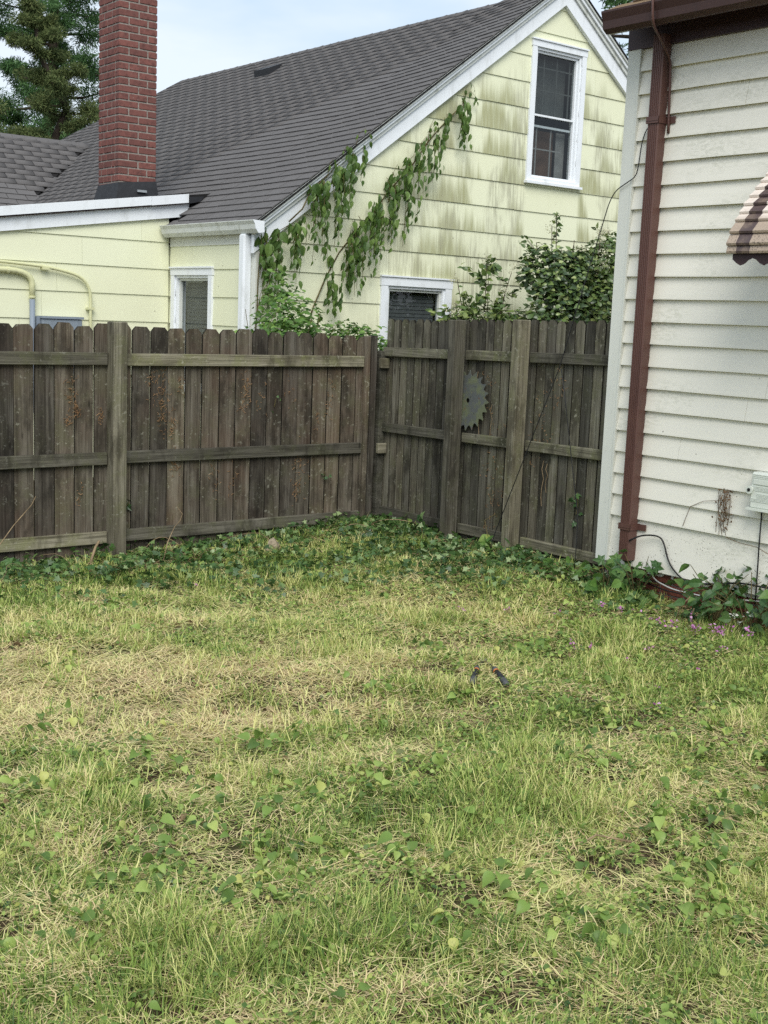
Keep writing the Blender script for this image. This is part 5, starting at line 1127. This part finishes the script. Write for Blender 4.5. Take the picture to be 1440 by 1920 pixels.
# pink flower heads
def flower(x_, y_, h, nb, mat, label, grp, seed, spread=.022, name='pink_flower'):
    rr = random.Random(seed); t = thing(name, G(x_, y_), label, 'flower', grp); z = gzf(x_, y_); top = np.array([x_+rr.uniform(-.02, .02), y_+rr.uniform(-.02, .02), z+h])
    MB().tube([(x_, y_, z), (x_+.004, y_, z+h*.5), tuple(top)], .0018, 4).build('stem', M['vine_stem'], t)
    pm = bpy.data.meshes.new('petal'); pm.from_pydata([tuple(v) for v in SMALL[0]], [], [tuple(int(q) for q in f) for f in SMALL[1]]); pm.materials.append(M[mat])
    pp = top[None]+rng.normal(0, spread, (nb, 3))*np.array([1, 1, .7]); Rm = frames(rdir(nb, -.2, .9), rdir(nb, .2, 1))
    for i in range(nb):
        o = bpy.data.objects.new('petal', pm); COL.objects.link(o); setp(o, t); o.matrix_basis = Matrix([list(Rm[i][r_])+[pp[i][r_]] for r_ in range(3)]+[[0, 0, 0, 1]]) @ Matrix.Scale(rr.uniform(.012, .02), 4)
plantmat('pink_o', ((0, (.48, .14, .42)), (.6, (.62, .24, .55)), (1, (.74, .45, .68))), .6, .2, .3, 'o'); plantmat('white_petal_o', ((0, (.6, .62, .55)), (1, (.8, .8, .75))), .6, .2, .3, 'o')
for i, (x_, y_, h, nb) in enumerate(((6.18, 4.62, .09, 22), (6.24, 4.48, .1, 26), (6.27, 4.44, .09, 20), (6.30, 4.30, .1, 20), (6.12, 4.74, .08, 14), (6.28, 4.70, .12, 10), (6.10, 4.80, .07, 10), (6.3, 3.98, .1, 12), (6.33, 3.95, .08, 10), (5.95, 3.75, .08, 12))):
    flower(x_, y_, h, nb, 'pink_o', 'bright pink flower cluster near the foot of the clapboard wall', 'bright pink clusters by the wall', 70+i)
for i, (x_, y_, h, nb) in enumerate(((5.72, 5.32, .06, 8), (5.35, 4.83, .05, 9), (5.38, 4.72, .05, 8), (5.33, 4.43, .05, 6), (6.05, 5.25, .06, 8), (6.12, 5.15, .06, 7), (6.2, 5.02, .06, 7), (5.5, 4.05, .05, 5), (5.3, 5.75, .05, 6), (5.55, 5.6, .05, 6), (5.1, 4.0, .04, 5), (4.75, 3.75, .04, 5), (6.2, 4.95, .06, 6), (5.6, 4.5, .05, 5), (5.9, 4.2, .06, 6), (4.2, 7.3, .04, 5), (3.72, 7.45, .04, 5))):
    flower(x_, y_, h, nb, 'pink_o', 'small pale pink flower dotted in the lawn', 'small pink flowers in the lawn', 90+i, .014)
for i, (x_, y_, h, nb) in enumerate(((6.42, 4.52, .16, 10), (6.44, 4.46, .13, 8), (6.46, 4.40, .18, 9))): flower(x_, y_, h, nb, 'white_petal_o', 'tiny white flower cluster under the leafy creeper', 'white flowers by the wall', 120+i, .014, 'white_flower')
# dried vine clump on the clapboards
t = thing('dried_vine', (XW-.02, 4.88, .74), 'dead brown vine clump hanging on the clapboard wall', 'dried vine'); rr = random.Random(14)
for i in range(16):
    y_ = 4.88+rr.gauss(0, .03); L = rr.uniform(.12, .30); z0 = .74-rr.uniform(0, .05); pts = [(XW-.027-.008*math.sin(k_), y_+rr.gauss(0, .008)+rr.uniform(-.02, .02)*k_/4, z0-L*k_/4) for k_ in range(5)]
    MB().tube(pts, .0018, 3, cap=False).build('strand', M['dead_twig'], t)
n_ = 80; pp = np.stack([np.full(n_, XW-.028)-rng.random(n_)*.015, 4.88+rng.normal(0, .032, n_), .73-rng.random(n_)**1.3*.26], -1); o = scatter('dead_leaves', OVATE, pp, frames(rdir(n_, -1, -.2), np.tile([[-1., -.4, .2]], (n_, 1))), rng.uniform(.010, .019, n_), M['dead_twig'], t); o['kind'] = 'stuff'
MB().tube([(XW-.026, 4.90, .66), (XW-.026, 5.06, .63), (XW-.026, 5.16, .58), (XW-.026, 5.19, .50), (XW-.025, 5.21, .44)], .002, 4).build('strand', M['dead_twig'], t)
MB().tube([(XW-.026, 4.86, .42), (XW-.026, 4.75, .40), (XW-.026, 4.62, .395), (XW-.026, 4.52, .36)], .0022, 4).build('strand', M['dead_twig'], t)
# bleached stalks in front of the foundation
GB = 'bleached stalks at the foundation'
for pts in ([(6.60, 4.98, .00), (6.62, 5.03, -.10), (6.6, 5.12, -.16), (6.56, 5.2, -.19)], [(6.45, 4.86, .06), (6.43, 4.92, -.02), (6.44, 4.95, -.12)], [(6.42, 4.80, .0), (6.40, 4.83, -.14)], [(6.66, 5.75, .1), (6.62, 5.70, .02), (6.60, 5.66, -.08)], [(6.55, 5.85, .06), (6.58, 5.75, .0), (6.5, 5.6, -.06)]):
    tag(MB().tube(pts, .004, 5, .003).build('bleached_stalk', M['twig'], smooth=True), 'bleached dry stalk leaning at the brick foundation', 'stalk', GB)
# cables
tag(MB().tube(arc([(6.70, 5.601, .28), (6.74, 5.53, .33), (XW-.03, 5.40, .345), (XW-.03, 5.35, .30), (XW-.03, 5.30, .16), (XW-.04, 5.15, .065), (XW-.045, 4.95, .09), (XW-.05, 4.7, .15), (XW-.05, 4.2, .16)], .08, 4), .006, 6).build('cable', M['black_rubber'], smooth=True), 'black cable looping from the downpipe along the lowest clapboard', 'cable')
tag(MB().tube(arc([(XW-.028, 5.48, .12), (XW-.028, 5.42, .03), (XW-.03, 5.25, -.005), (XW-.035, 4.98, .0), (XW-.03, 4.5, .06)], .06, 4), .005, 6).build('cable', M['cable_white'], smooth=True), 'white cable sagging across the brick foundation', 'cable')
tag(MB().tube([(XW-.035, 5.5, .0), (XW-.04, 5.3, -.02), (XW-.04, 5.0, -.015), (XW-.04, 4.4, .04)], .005, 6).build('cable', M['black_rubber'], smooth=True), 'lower black cable along the brick foundation', 'cable')
tag(MB().tube([(XW-.034, 4.60, .64), (XW-.031, 4.60, .4), (XW-.030, 4.595, .17), (XW-.034, 4.59, .02)], .005, 6).build('cable', M['black_rubber'], smooth=True), 'thin black cable dropping straight from the utility box', 'cable')
tag(MB().tube(arc([(6.44, 5.55, 3.86), (6.44, 5.50, 3.83), (6.455, 5.50, 3.66), (6.62, 5.56, 3.60), (6.76, 5.585, 3.5), (6.775, 5.580, 3.15), (6.778, 5.575, 3.03)], .06, 4), .009, 6).build('cable', M['brown_metal'], smooth=True), 'brown cable drooping over the gutter beside the downpipe', 'cable')
tag(MB().tube(arc([(6.775, 5.715, 3.12), (6.770, 5.765, 3.06), (6.768, 5.79, 2.98), (6.766, 5.80, 2.85), (6.760, 5.81, 2.765), (6.757, 5.88, 2.73), (6.762, 5.99, 2.68), (6.74, 6.02, 2.6), (6.70, 6.18, 2.0), (6.68, 6.34, 1.44), (6.65, 6.52, .97), (6.60, 6.84, .14), (6.58, 6.88, gzf(6.58, 6.88))], .05, 3), .0038, 6).build('cable', M['black_rubber'], smooth=True), 'black cable slanting from the house corner down across the short fence', 'cable')
tag(MB().tube([(6.684, 6.325, 1.43), (6.70, 6.27, 1.15), (6.70, 6.19, .80), (6.69, 6.09, .42), (6.68, 6.07, .30), (6.67, 6.06, .1), (6.66, 6.06, gzf(6.66, 6.06))], .0035, 5).build('cable', M['black_rubber'], smooth=True), 'thin black cable hanging straight down before the short fence', 'cable')
# loppers lying in the grass, blades away
lp = thing('loppers', G(4.40, 4.60), 'black handled loppers with orange rings lying open in the grass', 'loppers'); zl = gzf(4.4, 4.6)+.048
piv = Vector((4.60, 4.80, zl-.022))
for e, s_ in ((Vector((4.20, 4.455, zl+.01)), -1), (Vector((4.34, 4.355, zl+.005)), 1)):
    st = piv.lerp(e, .22) + (e-piv).cross(Vector((0, 0, 1))).normalized()*(.02*s_*-1); d = (e-st)
    P_ = lambda u: tuple(st+d*u)
    MB().tube([tuple(piv), P_(0), P_(.2)], .008, 8).build('shaft', M['black_rubber'], lp, smooth=True)
    MB().tube([P_(.18), P_(.24), P_(.30)], .0165, 10).build('collar', M['grey_cap'], lp, smooth=True)
    MB().tube([P_(.301), P_(.318)], .0166, 10).build('ring', M['orange_plastic'], lp, smooth=True)
    MB().tube([P_(.346), P_(.5), P_(.78)], .0155, 10, .0165).build('grip', M['black_rubber'], lp, smooth=True)
    MB().tube([P_(.781), P_(.82), P_(.95), P_(1.0)], .0185, 10, .0150).build('end_cap', M['grey_cap'], lp, smooth=True)
MB().tube([tuple(piv-Vector((0, 0, .012))), tuple(piv+Vector((0, 0, .012)))], .012, 10).build('pivot', M['steel'], lp)
bl = (piv-Vector((4.27, 4.405, zl))).normalized(); sd_ = bl.cross(Vector((0, 0, 1)))
for s_ in (-1, 1):
    po = [piv+sd_*(.012*s_), piv+bl*.04+sd_*(.024*s_), piv+bl*.085+sd_*(.012*s_), piv+bl*.10, piv+bl*.05-sd_*(.004*s_)]
    MB().prism([tuple(p+Vector((0, 0, .002*s_))) for p in po], [tuple(p+Vector((0, 0, .002*s_+.004))) for p in po]).build('blade', M['steel'], lp)
